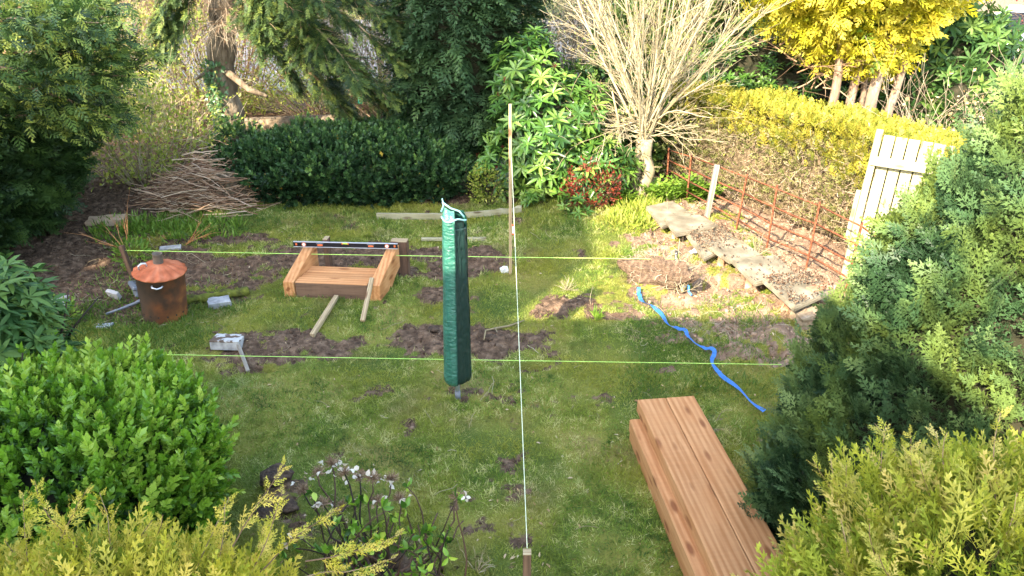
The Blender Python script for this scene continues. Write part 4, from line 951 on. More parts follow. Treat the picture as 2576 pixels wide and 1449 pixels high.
# timber panel leaning on the hedge
pb = G(2113, 700); pt = AT(2206, 324, pb.y + .38); ax = (pt - pb); Hh = ax.length; zx = ax.normalized()
xd = Vector((.60, -.34, .0)).normalized(); xd = (xd - zx * xd.dot(zx)).normalized(); nd = xd.cross(zx)     # nd faces camera side or away
if nd.y > 0: nd = -nd
pn = thing('timber_gate', pb, 'pale timber gate panel of vertical boards leaning on the yellow hedge', 'gate panel')
def pbeam(name, a, b, w, h, off=0, mat=None, s=0):
    """a,b in panel coordinates (across, up)"""
    A_ = pb + xd * a[0] + zx * a[1] + nd * off; B_ = pb + xd * b[0] + zx * b[1] + nd * off
    x = (B_ - A_).normalized(); z = nd; y = z.cross(x); L_ = (B_ - A_).length
    bm = bmesh.new(); box_bm(bm, (0, 0, 0), (L_, w, h), bev=.003); o = bm_obj(name, bm, mat or M['pine'])
    m = Matrix.Translation((A_ + B_) / 2) @ Matrix((x, y, z)).transposed().to_4x4(); m = Matrix.Translation(-pb) @ m
    o.parent = pn; l, q_, s_ = m.decompose(); o.location = l; o.rotation_euler = q_.to_euler(); return o
pbeam('frame_post', (.04, 0), (.04, Hh), .075, .07, .035)
for k in range(7): pbeam('board', (.150 + .132 * k, .06), (.150 + .132 * k, Hh - .055 - .004 * k), .118, .018, -.012)
pbeam('rail', (.02, Hh * .80), (1.05, Hh * .80 + .0), .105, .03, .085)
pbeam('rail', (.085, Hh * .20), (1.05, Hh * .20), .10, .03, .012)
pbeam('cleat', (-.03, Hh * .26), (-.03, Hh * .60), .05, .06, .0)

# ================================================================== PLANTS
UP = np.array((0, 0, 1.0))
def mixdir(N, kn=.5, ku=.5, kr=.35, up=UP):
    return unit(N * kn + up * ku + rdir(len(N)) * kr)
def prof_pts(ax, prof, n, amp=.12, sc=1.3, seed=0, shell=.18, face_cam=.75):
    """points in the outer shell of a round tree given by radius against height"""
    zs = np.array([p[0] for p in prof]); rs = np.array([p[1] for p in prof])
    zf = np.linspace(zs[0], zs[-1], 200); rf = np.interp(zf, zs, rs); w = rf + .05; cdf = np.cumsum(w) / w.sum()
    z = np.interp(RNG.random(n), cdf, zf); th_ = RNG.uniform(0, 2 * math.pi, n)
    # fewer on the side nobody sees
    camdir = math.atan2(-ax[1], -ax[0]); keep = (np.cos(th_ - camdir) > -.35) | (RNG.random(n) > face_cam)
    z = z[keep]; th_ = th_[keep]; r = np.interp(z, zs, rs); c, s = np.cos(th_), np.sin(th_)
    q = np.c_[c, s, z * .9]
    lump = 1 + amp * (fbm(q * 1.0 + seed * 3.3, sc, seed, 3) - .5) * 2 + amp * .6 * (fbm(q + seed, sc * 3.2, seed + 5, 2) - .5) * 2
    dep = 1 - shell * RNG.random(len(z)) ** 1.5
    P = np.c_[ax[0] + c * r * lump * dep, ax[1] + s * r * lump * dep, z]
    dr_ = np.gradient(rf, zf); sl_ = -np.interp(z, zf, dr_)
    N = unit(np.c_[c, s, np.clip(sl_, -.5, 2)])
    return P, N
def prof_core(ax, prof, parent, k=.82, amp=.12, sc=1.3, seed=0, mat=None):  # closed dark shell in place of inner shade, no real branches
    zs = np.array([p[0] for p in prof]); rs = np.array([p[1] for p in prof]); zz = np.linspace(zs[0], zs[-1], 26); nn_ = 40; V = []; F = []
    for i, z in enumerate(zz):
        for j in range(nn_):
            a = 2 * math.pi * j / nn_; V.append((math.cos(a), math.sin(a), z))
    V = np.array(V); q = V * np.array((1, 1, .9)); lump = 1 + amp * (fbm(q + seed * 3.3, sc, seed, 3) - .5) * 2
    r = np.interp(V[:, 2], zs, rs) * lump * k; V = np.c_[ax[0] + V[:, 0] * r, ax[1] + V[:, 1] * r, V[:, 2]]
    for i in range(len(zz) - 1):
        for j in range(nn_): a, b_ = i * nn_ + j, i * nn_ + (j + 1) % nn_; F += [(a, b_, b_ + nn_), (a, b_ + nn_, a + nn_)]
    return link('shade_core', tri_mesh('shade_core', V, np.array(F)), mat or M['core'], parent)
def trunk(pts, rad, mat, parent, name='trunk', k=10):
    V, F = tube(pts, rad, k); V = V + (fbm(V, 7, 2, 3) - .5)[:, None] * .25 * np.mean(rad) * RNG.normal(size=3) if len(V) > 200 else V
    o = link(name, tri_mesh(name, V, F), mat, parent)
    for p in o.data.polygons: p.use_smooth = True
    return o

def plumes(P, N, D, k, ln):
    """each point becomes a flat layered frond of k sprays"""
    D = unit(D); Z = unit(np.cross(np.cross(D, N + rdir(len(N)) * .4), D)); X = np.cross(D, Z); n = len(P); L_ = ln * RNG.uniform(.7, 1.3, n); tone = RNG.normal(.35, .22, n)
    PP = []; DD = []; ZZ = []; AA = []
    for i in range(k):
        t = (i + .5) / k; sd = (-1, 1)[i % 2]; w = .34 * (1 - t) 
        PP.append(P + D * (L_ * (t - .35))[:, None] + X * (sd * w * L_ * .6)[:, None] - Z * (.10 * L_ * t * t)[:, None] + RNG.normal(size=(n, 3)) * .012)
        DD.append(unit(D * (.75 + .5 * t) + X * (sd * (.75 * (1 - t) + .12)) + RNG.normal(size=(n, 3)) * .14)); ZZ.append(unit(Z + RNG.normal(size=(n, 3)) * .18)); AA.append(tone + .45 * t + RNG.normal(0, .07, n))
    return np.concatenate(PP), np.concatenate(DD), np.concatenate(ZZ), np.concatenate(AA)
# ---- big blue green conifer at the right
ax = (3.1, 3.9); PR = [(.0, 1.2), (.3, 1.31), (1.05, 1.25), (1.6, 1.10), (1.97, .96), (2.37, .80), (3.17, .40), (3.5, .29), (4.0, .14), (4.3, .02)]
t = thing('conifer', (ax[0], ax[1], 0), 'large blue green conifer filling the right side, shaded on its left flank', 'conifer')
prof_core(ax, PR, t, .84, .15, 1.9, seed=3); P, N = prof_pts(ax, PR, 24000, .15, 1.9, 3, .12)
S = RNG.uniform(.08, .14, len(P)); D = mixdir(N, .55, .35, .38); nz_a = np.clip(.25 + (fbm(P, 1.8, 41, 3) - .5) * 1.6 + RNG.normal(0, .15, len(P)), 0, 1)
foliage('foliage', SPR_N, P[:13000], D[:13000], unit(np.cross(D, rdir(len(P))))[:13000], S[:13000], M['conifer'], t, nz_a[:13000])
P, N = prof_pts(ax, PR, 1700, .15, 1.9, 3, .06, .9); P, D, Z, a = plumes(P, N, unit(N * .35 + UP * .60 + np.array((-.25, 0, 0)) + rdir(len(P)) * .45), 11, .24)
foliage('plumes', SPR_N, P, D, Z, RNG.uniform(.08, .13, len(P)), M['conifer'], t, np.clip(a * .8 + (fbm(P, 1.8, 41, 3) - .5) * .9, 0, 1))
trunk([(3.1, 3.9, 0), (3.1, 3.9, 2), (3.1, 3.9, 4.2)], np.array([.1, .08, .02]), M['bark'], t)

# ---- yellow green conifer, bottom right
def shooty(name, label, c, r, n, mat, stemmat, lean=(0, 0, 1), size=(.14, .24), seed=1, nshoot=60, core=.72, tops=.5, extra=()):
    t = thing(name, (c[0], c[1], 0), label, 'conifer'); core_blob('shade_core', c, r, M['core'], t, .3, 1.5, seed, core)
    P, N, dp = blob_pts(c, r, n, .3, 1.5, seed, .3); ok = P[:, 2] > .1; P, N, dp = P[ok], N[ok], dp[ok]
    D = unit(N * .35 + np.array(lean) * .65 + rdir(len(N)) * .35)
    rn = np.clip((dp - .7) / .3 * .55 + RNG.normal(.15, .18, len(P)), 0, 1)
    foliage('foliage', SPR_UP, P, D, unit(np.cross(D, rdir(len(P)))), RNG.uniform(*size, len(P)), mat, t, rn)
    PP = []; DD = []; SS = []; st_ = []; B_ = []
    P, N, dp = blob_pts(c, r, nshoot * 3, .3, 1.5, seed, .1); k = np.where((P[:, 2] > c[2] + r[2] * tops))[0][:nshoot]
    for i in k: B_.append((P[i], unit((N[i] * .6 + np.array(lean) + rdir(1)[0] * .25)[None])[0], random.uniform(.14, .34)))
    for p, d, l in extra: B_.append((np.array(p, float), unit(np.array([d], float))[0], l))
    for p, d, l in B_:
        pts, _ = wander(p - d * .12, d, l + .12, 8, .09, .02); st_.append(tube(pts, np.linspace(.0045, .0015, 9), 3))
        for q in range(16):
            tt = .15 + .85 * q / 16; j = min(int(tt * 8), 7); b = pts[j] + (pts[j + 1] - pts[j]) * (tt * 8 - j); dv = unit((pts[j + 1] - pts[j])[None])[0]
            PP.append(b); sd = rdir(1)[0]; DD.append(unit((dv * .8 + (sd - dv * sd.dot(dv)) * .8)[None])[0]); SS.append((.13 - .08 * tt) * random.uniform(.8, 1.3))
    PP = np.array(PP); DD = np.array(DD)
    foliage('leading_shoots', SPR_UP, PP, DD, unit(np.cross(DD, rdir(len(PP)))), np.array(SS), mat, t, RNG.uniform(.55, 1, len(PP)))
    twigs('stems', st_, stemmat, t); return t
shooty('yellow_conifer', 'bright yellow green conifer with upright feathery tips in the bottom right corner', (2.2, 2.3, 1.0), (1.12, .75, 1.05), 6500, M['yellow_con'], M['twig_brown'], (-.15, .15, 1), seed=4, nshoot=80)
ex = []
for (px_, py_, dx, dy, dz, l) in ((640, 1420, .45, .3, .75, .38), (700, 1400, .6, .2, .5, .42), (560, 1400, .2, .3, .9, .3), (800, 1440, .9, .1, .25, .40), (830, 1400, .95, .1, .15, .38), (170, 1330, .5, .2, .8, .30), (150, 1330, -.5, .2, .6, .26), (60, 1400, -.2, .2, .9, .3), (400, 1420, .1, .2, 1, .3), (500, 1400, .2, .2, 1, .34), (620, 1330, .5, .3, .6, .35), (280, 1380, .1, .2, 1, .3)):
    ex.append((tuple(AT(px_, py_, 2.75)), (dx, dy, dz), l))
shooty('ochre_conifer', 'ochre tipped conifer shrub along the bottom left edge', (-1.95, 2.45, .62), (1.12, .62, .78), 4600, M['ochre_con'], M['twig_brown'], (.15, .2, 1), seed=9, nshoot=42, tops=.35, extra=ex)

# ---- bright green small leaved bush
c, r = (-3.25, 4.05, .46), (1.10, 1.02, .74)
t = thing('round_bush', (c[0], c[1], 0), 'dense bright green small leaved bush in the lower left', 'bush'); core_blob('shade_core', c, r, M['core'], t, .22, 1.6, 21, .84, 2.6)
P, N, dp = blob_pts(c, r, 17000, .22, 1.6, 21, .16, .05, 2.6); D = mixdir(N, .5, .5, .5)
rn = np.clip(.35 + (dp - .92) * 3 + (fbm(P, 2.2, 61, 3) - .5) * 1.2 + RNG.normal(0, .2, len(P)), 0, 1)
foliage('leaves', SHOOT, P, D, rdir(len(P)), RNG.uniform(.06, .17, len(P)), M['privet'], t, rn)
out = []
P3, N3, _ = blob_pts(c, r, 900, .22, 1.6, 21, .02, .5, 2.6); ok = N3[:, 2] > .2; P3, N3 = P3[ok], N3[ok]; P3 = P3 + N3 * .05
foliage('stray_shoots', SHOOT, P3, mixdir(N3, .3, .8, .4), rdir(len(P3)), RNG.uniform(.10, .22, len(P3)), M['privet'], t, RNG.uniform(.5, 1, len(P3)))
P2, N2, _ = blob_pts(c, r, 220, .22, 1.6, 21, .05, .3, 2.6)
for p, n_ in zip(P2, N2): pts, _ = wander(p - n_ * .1, n_ * .5 + UP, .24, 4, .15); out.append(tube(pts, .0025, 3))
twigs('twigs', out, M['stem_dark'], t)

# ---- laurel at far left
c, r = (-3.95, 4.85, .95), (.60, .62, .90)
t = thing('laurel_bush', (c[0], c[1], 0), 'glossy dark laurel with long leaves at the left edge, beside the bright green bush', 'bush'); core_blob('shade_core', c, r, M['core'], t, .3, 1.5, 31, .72)
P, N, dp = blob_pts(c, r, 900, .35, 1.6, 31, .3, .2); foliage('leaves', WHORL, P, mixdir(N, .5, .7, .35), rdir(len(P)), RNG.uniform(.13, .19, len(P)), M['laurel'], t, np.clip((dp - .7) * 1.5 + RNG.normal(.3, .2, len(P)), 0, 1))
out = [tube(wander((c[0], c[1], 0), (RNG.normal() * .3, RNG.normal() * .3, 1), 1.6, 6, .1)[0], np.linspace(.02, .005, 7), 5) for i in range(9)]; twigs('stems', out, M['stem_dark'], t)

# ---- tall cypress at left
c, r = (-8.0, 9.2, 1.4), (1.95, 2.35, 1.42)
t = thing('tall_cypress', (c[0], c[1], 0), 'big dark green cypress at the upper left with a sunlit top', 'conifer'); core_blob('shade_core', c, r, M['core'], t, .2, 1.3, 41, .86, 2.7)
P, N, dp = blob_pts(c, r, 11000, .2, 1.3, 41, .12, .0, 2.7); ok = (N[:, 0] > -.5) | (RNG.random(len(P)) < .3); P, N, dp = P[ok], N[ok], dp[ok]
D = unit(N * .45 + np.array((.35, 0, .1)) + rdir(len(N)) * .35)
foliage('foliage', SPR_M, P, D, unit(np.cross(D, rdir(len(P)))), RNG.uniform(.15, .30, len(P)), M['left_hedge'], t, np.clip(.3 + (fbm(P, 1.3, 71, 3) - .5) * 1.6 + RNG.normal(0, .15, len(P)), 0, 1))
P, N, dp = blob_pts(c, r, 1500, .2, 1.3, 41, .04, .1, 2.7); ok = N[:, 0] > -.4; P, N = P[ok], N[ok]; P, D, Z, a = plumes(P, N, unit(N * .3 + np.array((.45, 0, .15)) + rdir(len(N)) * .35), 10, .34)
foliage('plumes', SPR_M, P, D, Z, RNG.uniform(.14, .24, len(P)), M['left_hedge'], t, np.clip(a * .5 + .9 * np.clip(P[:, 2] - 2.2, 0, 1), 0, 1))  # plumes turn paler with height, sunlit crown painted into the colour
# boughs that reach over the bed
out = []; PP = []; DD = []
for (x, y, ln_) in ((300, 210, .9), (330, 120, 1.1), (360, 170, 1.2), (300, 290, .8), (290, 60, 1.0), (340, 250, .9), (270, 330, .7), (350, 90, 1.0)):
    e = np.array(AT(x - 25, y, 9.0 + random.uniform(-.5, .6))); s_ = e + np.array((-1.5, .1, .15)); pts, d_ = wander(s_, e - s_ + UP * .15, 1.6, 10, .06, -.01); out.append(tube(pts, np.linspace(.03, .006, 11), 4))
    for i in range(420):
        k_ = random.random() ** .7; j = min(int(k_ * 10), 9); PP.append(pts[j] + RNG.normal(size=3) * np.array((.12, .22, .07))); DD.append(unit((d_ * .6 + rdir(1)[0] * .6 + UP * -.05)[None])[0])
PP = np.array(PP); DD = np.array(DD); foliage('bough_foliage', SPR_M, PP, DD, unit(UP + rdir(len(PP)) * .6), RNG.uniform(.12, .24, len(PP)), M['left_hedge'], t); twigs('boughs', out, M['twig_brown'], t)
trunk([(c[0], c[1], 0), (c[0], c[1], 2.6)], np.array([.16, .08]), M['bark'], t)

# ---- twiggy sunlit shrubs, back left
def twiggy(name, label, cat, c, r, nst, lfn, matst, matlf, seed=0, depth=2, rad=.012, leaf_s_=(.03, .06), kids=4, spread=.6, tpl=None, base_r=.35, grav=0, ln=None, group=None, minr=.003, lshell=.5, lean=.9):
    t = thing(name, (c[0], c[1], 0), label, cat, group); out = []; tips = []
    for i in range(nst):
        a = random.uniform(0, 2 * math.pi); rr = random.random() ** .5; b = np.array((c[0] + math.cos(a) * r[0] * base_r * rr, c[1] + math.sin(a) * r[1] * base_r * rr, 0.0))
        d = np.array((math.cos(a) * rr * lean * r[0] / r[2], math.sin(a) * rr * lean * r[1] / r[2], 1.0)); L_ = ln or (c[2] + r[2]) * random.uniform(.6, 1.0)
        tips += branchy(b, d, L_, rad * random.uniform(.6, 1.2), depth, out, kids, spread, .1, grav, 4, .25, .5, 6, minr)
    twigs('branches', out, matst, t)
    if lfn:
        tp = np.array([q[0] for q in tips]); k = RNG.integers(0, len(tp), lfn // 2); P1 = tp[k] + RNG.normal(size=(len(k), 3)) * .05
        P2, N2, _ = blob_pts(c, r, lfn - lfn // 2, .3, 1.6, seed, lshell, .03); P = np.concatenate([P1, P2])
        foliage('leaves', tpl or LEAF_S, P, unit(rdir(len(P)) + UP * .4), rdir(len(P)), RNG.uniform(*leaf_s_, len(P)), matlf, t)
    return t
twiggy('twiggy_shrub', 'sunlit shrub of bare stems and fresh yellow green leaves, right of the tall cypress', 'shrub', (-5.95, 12.0, .75), (1.0, .9, .95), 34, 5200, M['twig_pale'], M['shrub_lit'], 3, 2, .012, (.04, .085))
twiggy('twiggy_shrub', 'tall pale thicket of bare yellowish twigs behind the sunlit shrub, left of the ivy trunk', 'shrub', (-6.5, 14.4, 1.3), (1.4, .8, 1.6), 40, 5200, M['twig_pale'], M['shrub_lit'], 5, 2, .012, (.035, .07))
twiggy('twiggy_shrub', 'brown bare thicket behind the ivy trunk at its right side', 'shrub', (-3.6, 15.2, .9), (1.5, .7, 1.1), 30, 1500, M['twig_brown'], M['shrub_lit'], 6, 2, .012, (.03, .06))
twiggy('twiggy_shrub', 'dim bare thicket behind the leafy hedge, below the spruce boughs', 'shrub', (-1.9, 14.6, .8), (1.3, .6, 1.0), 26, 1800, M['twig_brown'], M['bg_leaf'], 7, 2, .012, (.04, .08))
twiggy('twiggy_shrub', 'grey brown bare shrub between the dark fir and the pale many stemmed tree', 'shrub', (.9, 13.7, 1.5), (.9, .6, 1.5), 34, 900, M['twig_grey'], M['bg_leaf'], 8, 2, .012, (.03, .06), 5)
twiggy('twiggy_shrub', 'reddish bare shrub with pink buds behind the timber gate panel', 'shrub', (6.0, 9.9, 1.0), (.9, .6, .9), 34, 900, M['twig_grey'], M['dry'], 9, 2, .010, (.03, .07), 5)
twiggy('twiggy_shrub', 'purple brown bushy shrub by the road in the top right corner', 'shrub', (14.2, 18.6, .9), (2.0, 1.2, 1.2), 60, 2500, M['twig_brown'], M['red_leaf'], 10, 2, .012, (.05, .10), 5)
twiggy('twiggy_shrub', 'low olive green shrub behind the log, near the road', 'shrub', (-4.3, 16.4, .4), (2.2, .5, .6), 40, 3500, M['twig_grey'], M['shrub_lit'], 12, 1, .010, (.04, .08), 4)
twiggy('twiggy_shrub', 'loose brown twiggy bush at the top left beyond the tall cypress', 'shrub', (-8.4, 14.5, 1.1), (1.8, .8, 1.4), 36, 3500, M['twig_brown'], M['shrub_lit'], 14, 2, .012, (.05, .09), 4)
for q in (('tall_thicket', 'tall brown bare thicket at the top left behind the spruce', (-6.2, 16.6, 1.6), (2.2, .8, 2.0), M['twig_brown'], M['shrub_lit'], 16), ('tall_thicket', 'tall grey thicket at the top beyond the spruce boughs', (-2.8, 17.2, 1.6), (1.8, .8, 1.9), M['twig_grey'], M['bg_leaf'], 17), ('tall_thicket', 'grey bare thicket behind the pale many stemmed tree', (2.2, 16.9, 1.6), (1.8, .8, 1.8), M['twig_grey'], M['bg_leaf'], 18), ('tall_thicket', 'brown thicket beyond the tall cypress in the far top left', (-10.4, 16.6, 1.6), (2.0, .8, 2.0), M['twig_brown'], M['shrub_lit'], 19)):
    twiggy(q[0], q[1], 'thicket', q[2], q[3], 90, 4200, q[4], q[5], q[6], 2, .014, (.05, .10), 5)
# ---- brush pile
t = thing('brush_pile', (-4.45, 11.0, 0), 'heap of cut brown twigs left of the leafy back hedge', 'brush pile'); out = []
for i in range(1500):
    a = random.gauss(.1, .5); z = abs(random.gauss(0, .28)); x = random.gauss(-4.66, .34); y = random.gauss(11.1, .28); k_ = max(.0, 1 - abs(x + 4.62) / 1.3); z = min(z, .70) * k_
    d = np.array((math.cos(a) * random.choice((-1, 1)), -.25 + .4 * math.sin(a * 3), random.gauss(0, .16))); l_ = random.uniform(.25, .7)
    pts, _ = wander(np.array((x, y, z + .02)) - unit(d[None])[0] * l_ / 2, d, l_, 4, .13, -.02); pts[:, 2] = np.maximum(pts[:, 2], .01); out.append(tube(pts, random.uniform(.003, .009), 3))
M['brush'] = leaf_mat('cut_brush', [(.14, .065, .035), (.34, .18, .10), (.56, .36, .22), (.72, .54, .38)], .85, 0)
twigs('cut_twigs', out, M['brush'], t)
bm = lump_bm((.62, .36, .42), 6, 3, .3); o = bm_obj('heap_fill', bm, M['core_brown'], t); o.location = (-.05, .12, .05)  # solid brown lump fills the heap like inner shade
# sunlit weeds below it
P = []
for i in range(70):
    g = G(random.uniform(245, 600), random.gauss(572, 12)); P.append((g.x, g.y))
V, F, A = tufts('w', P, None, .12, 22, rad=.07, wide=.22); tag(link('weed_patch', tri_mesh('weed_patch', V, F, A), M['fern']), kind='stuff')
P = []
for i in range(60): g = G(random.gauss(340, 60), random.gauss(740, 40)); P.append((g.x, g.y))
V, F, A = tufts('w', P, None, .07, 14, rad=.12, wide=.2); tag(link('weeds_in_bed', tri_mesh('weeds_in_bed', V, F, A), M['fern']), kind='stuff')
# kerb boards sunlit at left
chunk('stone_block', 268, 558, (.50, .25, .10), noise_mat('warm_sandstone', [(.40, .27, .17), (.55, .40, .27)], 6, .9, .5), 'pale sandy stone block in the sun at the foot of the tall cypress', 'stone', R(12), 0, 0, .3, 40)
g = G(150, 812)
t = thing('leafy_weed', (g.x, g.y, 0), 'low bright green leafy weed at the left, behind the laurel', 'weed'); P, N, _ = blob_pts((g.x, g.y, .1), (.22, .2, .18), 260, .3, 1.5, 3, .5, .02); foliage('leaves', LEAF, P, mixdir(N, .7, .3, .4), rdir(len(P)), RNG.uniform(.05, .09, len(P)), M['fern'], t)
g = G(335, 655)
t = thing('leafy_weed', (g.x, g.y, 0), 'green leafy weed beside the dark leaning peg', 'weed'); P, N, _ = blob_pts((g.x, g.y, .1), (.2, .3, .16), 260, .3, 1.5, 3, .5, .02); foliage('leaves', LEAF, P, mixdir(N, .7, .3, .4), rdir(len(P)), RNG.uniform(.05, .08, len(P)), M['fern'], t)

# ---- spruce with ivy
t = thing('spruce_tree', (-4.7, 13.1, 0), 'spruce with a thick ivy clad trunk and drooping sunlit boughs', 'tree'); TY = 13.1
tp_ = [AT(605, 455, TY), AT(598, 400, TY), AT(588, 330, TY), AT(575, 270, TY), AT(562, 210, TY), AT(556, 150, TY), AT(560, 80, TY), AT(566, 0, TY)]
pts = [tuple(p) for p in tp_] + [(tp_[-1].x + .05, TY, 4.2), (tp_[-1].x, TY, 6.5), (tp_[-1].x, TY, 9.5)]; pts[0] = (pts[0][0] + .02, TY, -.1)
pp = np.array(pts); ii = np.linspace(0, len(pp) - 1, 50); pp = np.stack([np.interp(ii, np.arange(len(pts)), pp[:, k]) for k in range(3)], 1)
trunk(pp, np.interp(ii, [0, 1, 3, 7, 10], [.27, .235, .22, .21, .04]) * (1 + .1 * np.sin(ii * 5)), M['bark'], t, k=14)
out = []; PP = []; DD = []; UPP = []
SP_Z = []
def bough(p0, d, L_, droop, nt_w, r=.03, start=.35, rt=.25, fol=True, brown=None):
    pts, dd = wander(p0, d, L_, 12, .05, droop); out.append(tube(pts, np.linspace(r, .004, 13), 4))
    for i in range(nt_w):
        k_ = start + (1 - start) * random.random(); f = k_ * 12; j = min(int(f), 11); b = pts[j] + (pts[j + 1] - pts[j]) * (f - j); dv = unit((pts[j + 1] - pts[j])[None])[0]
        side = np.cross(dv, UP) * random.choice((-1, 1)); d2 = dv * .6 + side * random.uniform(.2, 1) + UP * random.uniform(-.25, .08); d2 = d2 / np.linalg.norm(d2); l2 = rt * random.uniform(.5, 1.5) * (1.2 - k_ * .4)
        q, _ = wander(b, d2, l2, 4, .1, -.03); 
        if random.random() < .5: out.append(tube(q, .0035, 3))
        if fol:
            for s in range(5): PP.append(q[min(s, 4)]); DD.append(unit((d2 + rdir(1)[0] * .45 + UP * -.04)[None])[0])
        elif brown is not None:
            for s in range(3): w, _ = wander(q[s], d2 + rdir(1)[0] + UP * -.7, l2 * .8, 3, .25, -.1); brown.append(tube(w, .0028, 3))
base = lambda z: (float(np.interp(z, pp[:, 2], pp[:, 0])), TY, z)
for i in range(46):
    z = random.uniform(2.9, 7.0); a = random.choice((random.uniform(-math.pi * 1.1, -math.pi * .72), random.uniform(-math.pi * .30, math.pi * .1), random.uniform(-math.pi * .30, 0), random.uniform(0, math.pi))); L_ = random.uniform(2.0, 3.4) * (1 - z / 16)
    bough(base(z), (math.cos(a), math.sin(a), .05), L_, -.035, 46)
# boughs the photograph shows clearly
for (x, y, Y) in ((960, 250, 11.8), (1000, 170, 12.0), (880, 280, 12.4), (780, 140, 12.2), (740, 190, 12.4), (990, 60, 12.2), (850, 120, 12.0), (690, 60, 12.2), (930, 330, 12.0), (380, 95, 12.4), (450, 120, 12.3), (430, 60, 12.3), (920, 200, 11.7), (1010, 300, 12.1), (660, 120, 12.0), (800, 30, 12)):
    e = np.array(AT(x, y, Y)); z0 = e[2] + random.uniform(.7, 1.2); b0_ = np.array(base(z0)); s_ = b0_ * .45 + e * .55; s_[2] = z0; out.append(tube([tuple(base(z0 + .6)), tuple(s_)], np.array([.05, .03]), 4)); dv = e - s_ + UP * .2; bough(s_, dv, np.linalg.norm(e - s_) * 1.0, -.03, 90, .03, .1, .30)
brown = []
for i in range(60):
    z = random.uniform(2.3, 4.6); a = random.uniform(-math.pi, math.pi); bough(base(z), (math.cos(a), math.sin(a), .25), random.uniform(.7, 1.5), -.05, 16, .014, .1, .4, False, brown)
PP = np.array(PP); DD = np.array(DD); foliage('needles', NEED, PP, DD, unit(UP + rdir(len(PP)) * .5), RNG.uniform(.13, .22, len(PP)), M['spruce'], t)
twigs('branches', out, M['twig_brown'], t); twigs('dead_twigs', brown, M['twig_grey'], t)
# bare snag arm
twigs('snag', [tube([base(1.55), (base(1.5)[0] + .25, TY - .3, 1.52), (base(1.5)[0] + .55, TY - .45, 1.32), (base(1.5)[0] + .85, TY - .5, 1.22)], np.array([.07, .06, .05, .03]), 7), tube([base(1.7), (base(1.6)[0] - .35, TY - .3, 1.45)], np.array([.06, .02]), 7)], M['bark'], t)
iv = thing('ivy', (-4.9, 12.85, 0), 'ivy climbing the left side of the spruce trunk', 'ivy'); P = []; N = []
for i in range(1500):
    z = random.uniform(0, 1.75); a = random.gauss(-2.15, .45); r_ = .24 + .06 * random.random() + .10 * max(0, .6 - z); b = base(max(z, .05)); n_ = np.array((math.cos(a), math.sin(a), .2))
    if random.random() < .9 - .3 * z: P.append((b[0] + n_[0] * r_, b[1] + n_[1] * r_, z)); N.append(n_)
P = np.array(P); N = np.array(N); M['ivy'] = leaf_mat('ivy_leaf', [(.05, .14, .05), (.09, .21, .08), (.16, .30, .12)], .3, .2, .6)
foliage('leaves', LEAF_S, P, unit(rdir(len(P)) - UP * .5 + N * .3), N + rdir(len(P)) * .3, RNG.uniform(.05, .10, len(P)), M['ivy'], iv)
tag(link('hanging_feeder', tri_mesh('hanging_feeder', *tube([tuple(AT(906, 246, 11.6)), tuple(AT(906, 260, 11.6))], .035, 10)), plain('teal_plastic', (.02, .45, .30), .4)), 'tiny teal green plastic feeder hanging among the spruce boughs', 'feeder')

# ---- dark fir
ax = (-.75, 12.9); PR = [(.25, .95), (1.0, 1.15), (2.2, 1.12), (3.5, 1.0), (5.5, .6), (7.5, .1)]
t = thing('dark_fir', (ax[0], ax[1], 0), 'dense very dark green conifer at the centre of the background', 'conifer'); prof_core(ax, PR, t, .80, .18, 1.4, 5)
P, N = prof_pts(ax, PR, 9500, .26, 1.7, 5, .3); D = unit(N * .7 + rdir(len(N)) * .4 - UP * .12)
foliage('foliage', SPR_M, P, D, unit(UP * 1.0 + rdir(len(P)) * .5), RNG.uniform(.20, .38, len(P)), M['fir'], t, np.clip(.35 + (fbm(P, 2, 91, 3) - .5) * 1.5 + RNG.normal(0, .15, len(P)), 0, 1)); trunk([(ax[0], ax[1], 0), (ax[0], ax[1], 7)], np.array([.16, .03]), M['bark'], t)

# ---- leafy back hedge
c, r = (-2.45, 11.7, .25), (1.86, .95, .60)
t = thing('back_hedge', (c[0], c[1], 0), 'dark glossy leaved hedge dotted with yellow leaves along the far end of the lawn', 'hedge'); core_blob('shade_core', c, r, M['core'], t, .34, 2, 51, .82, 2.6)
P, N, dp = blob_pts(c, r, 12500, .36, 2.0, 51, .25, .02, 2.6); D = mixdir(N, .5, .5, .5)
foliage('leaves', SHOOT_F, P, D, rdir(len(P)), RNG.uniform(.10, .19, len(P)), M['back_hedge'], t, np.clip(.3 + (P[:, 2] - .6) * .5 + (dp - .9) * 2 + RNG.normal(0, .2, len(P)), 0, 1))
k = RNG.random(len(P)) < .035; foliage('yellow_leaves', LEAF_S, P[k] + N[k] * .04, rdir(int(k.sum())), rdir(int(k.sum())), RNG.uniform(.06, .10, int(k.sum())), M['yellow_leaf'], t)

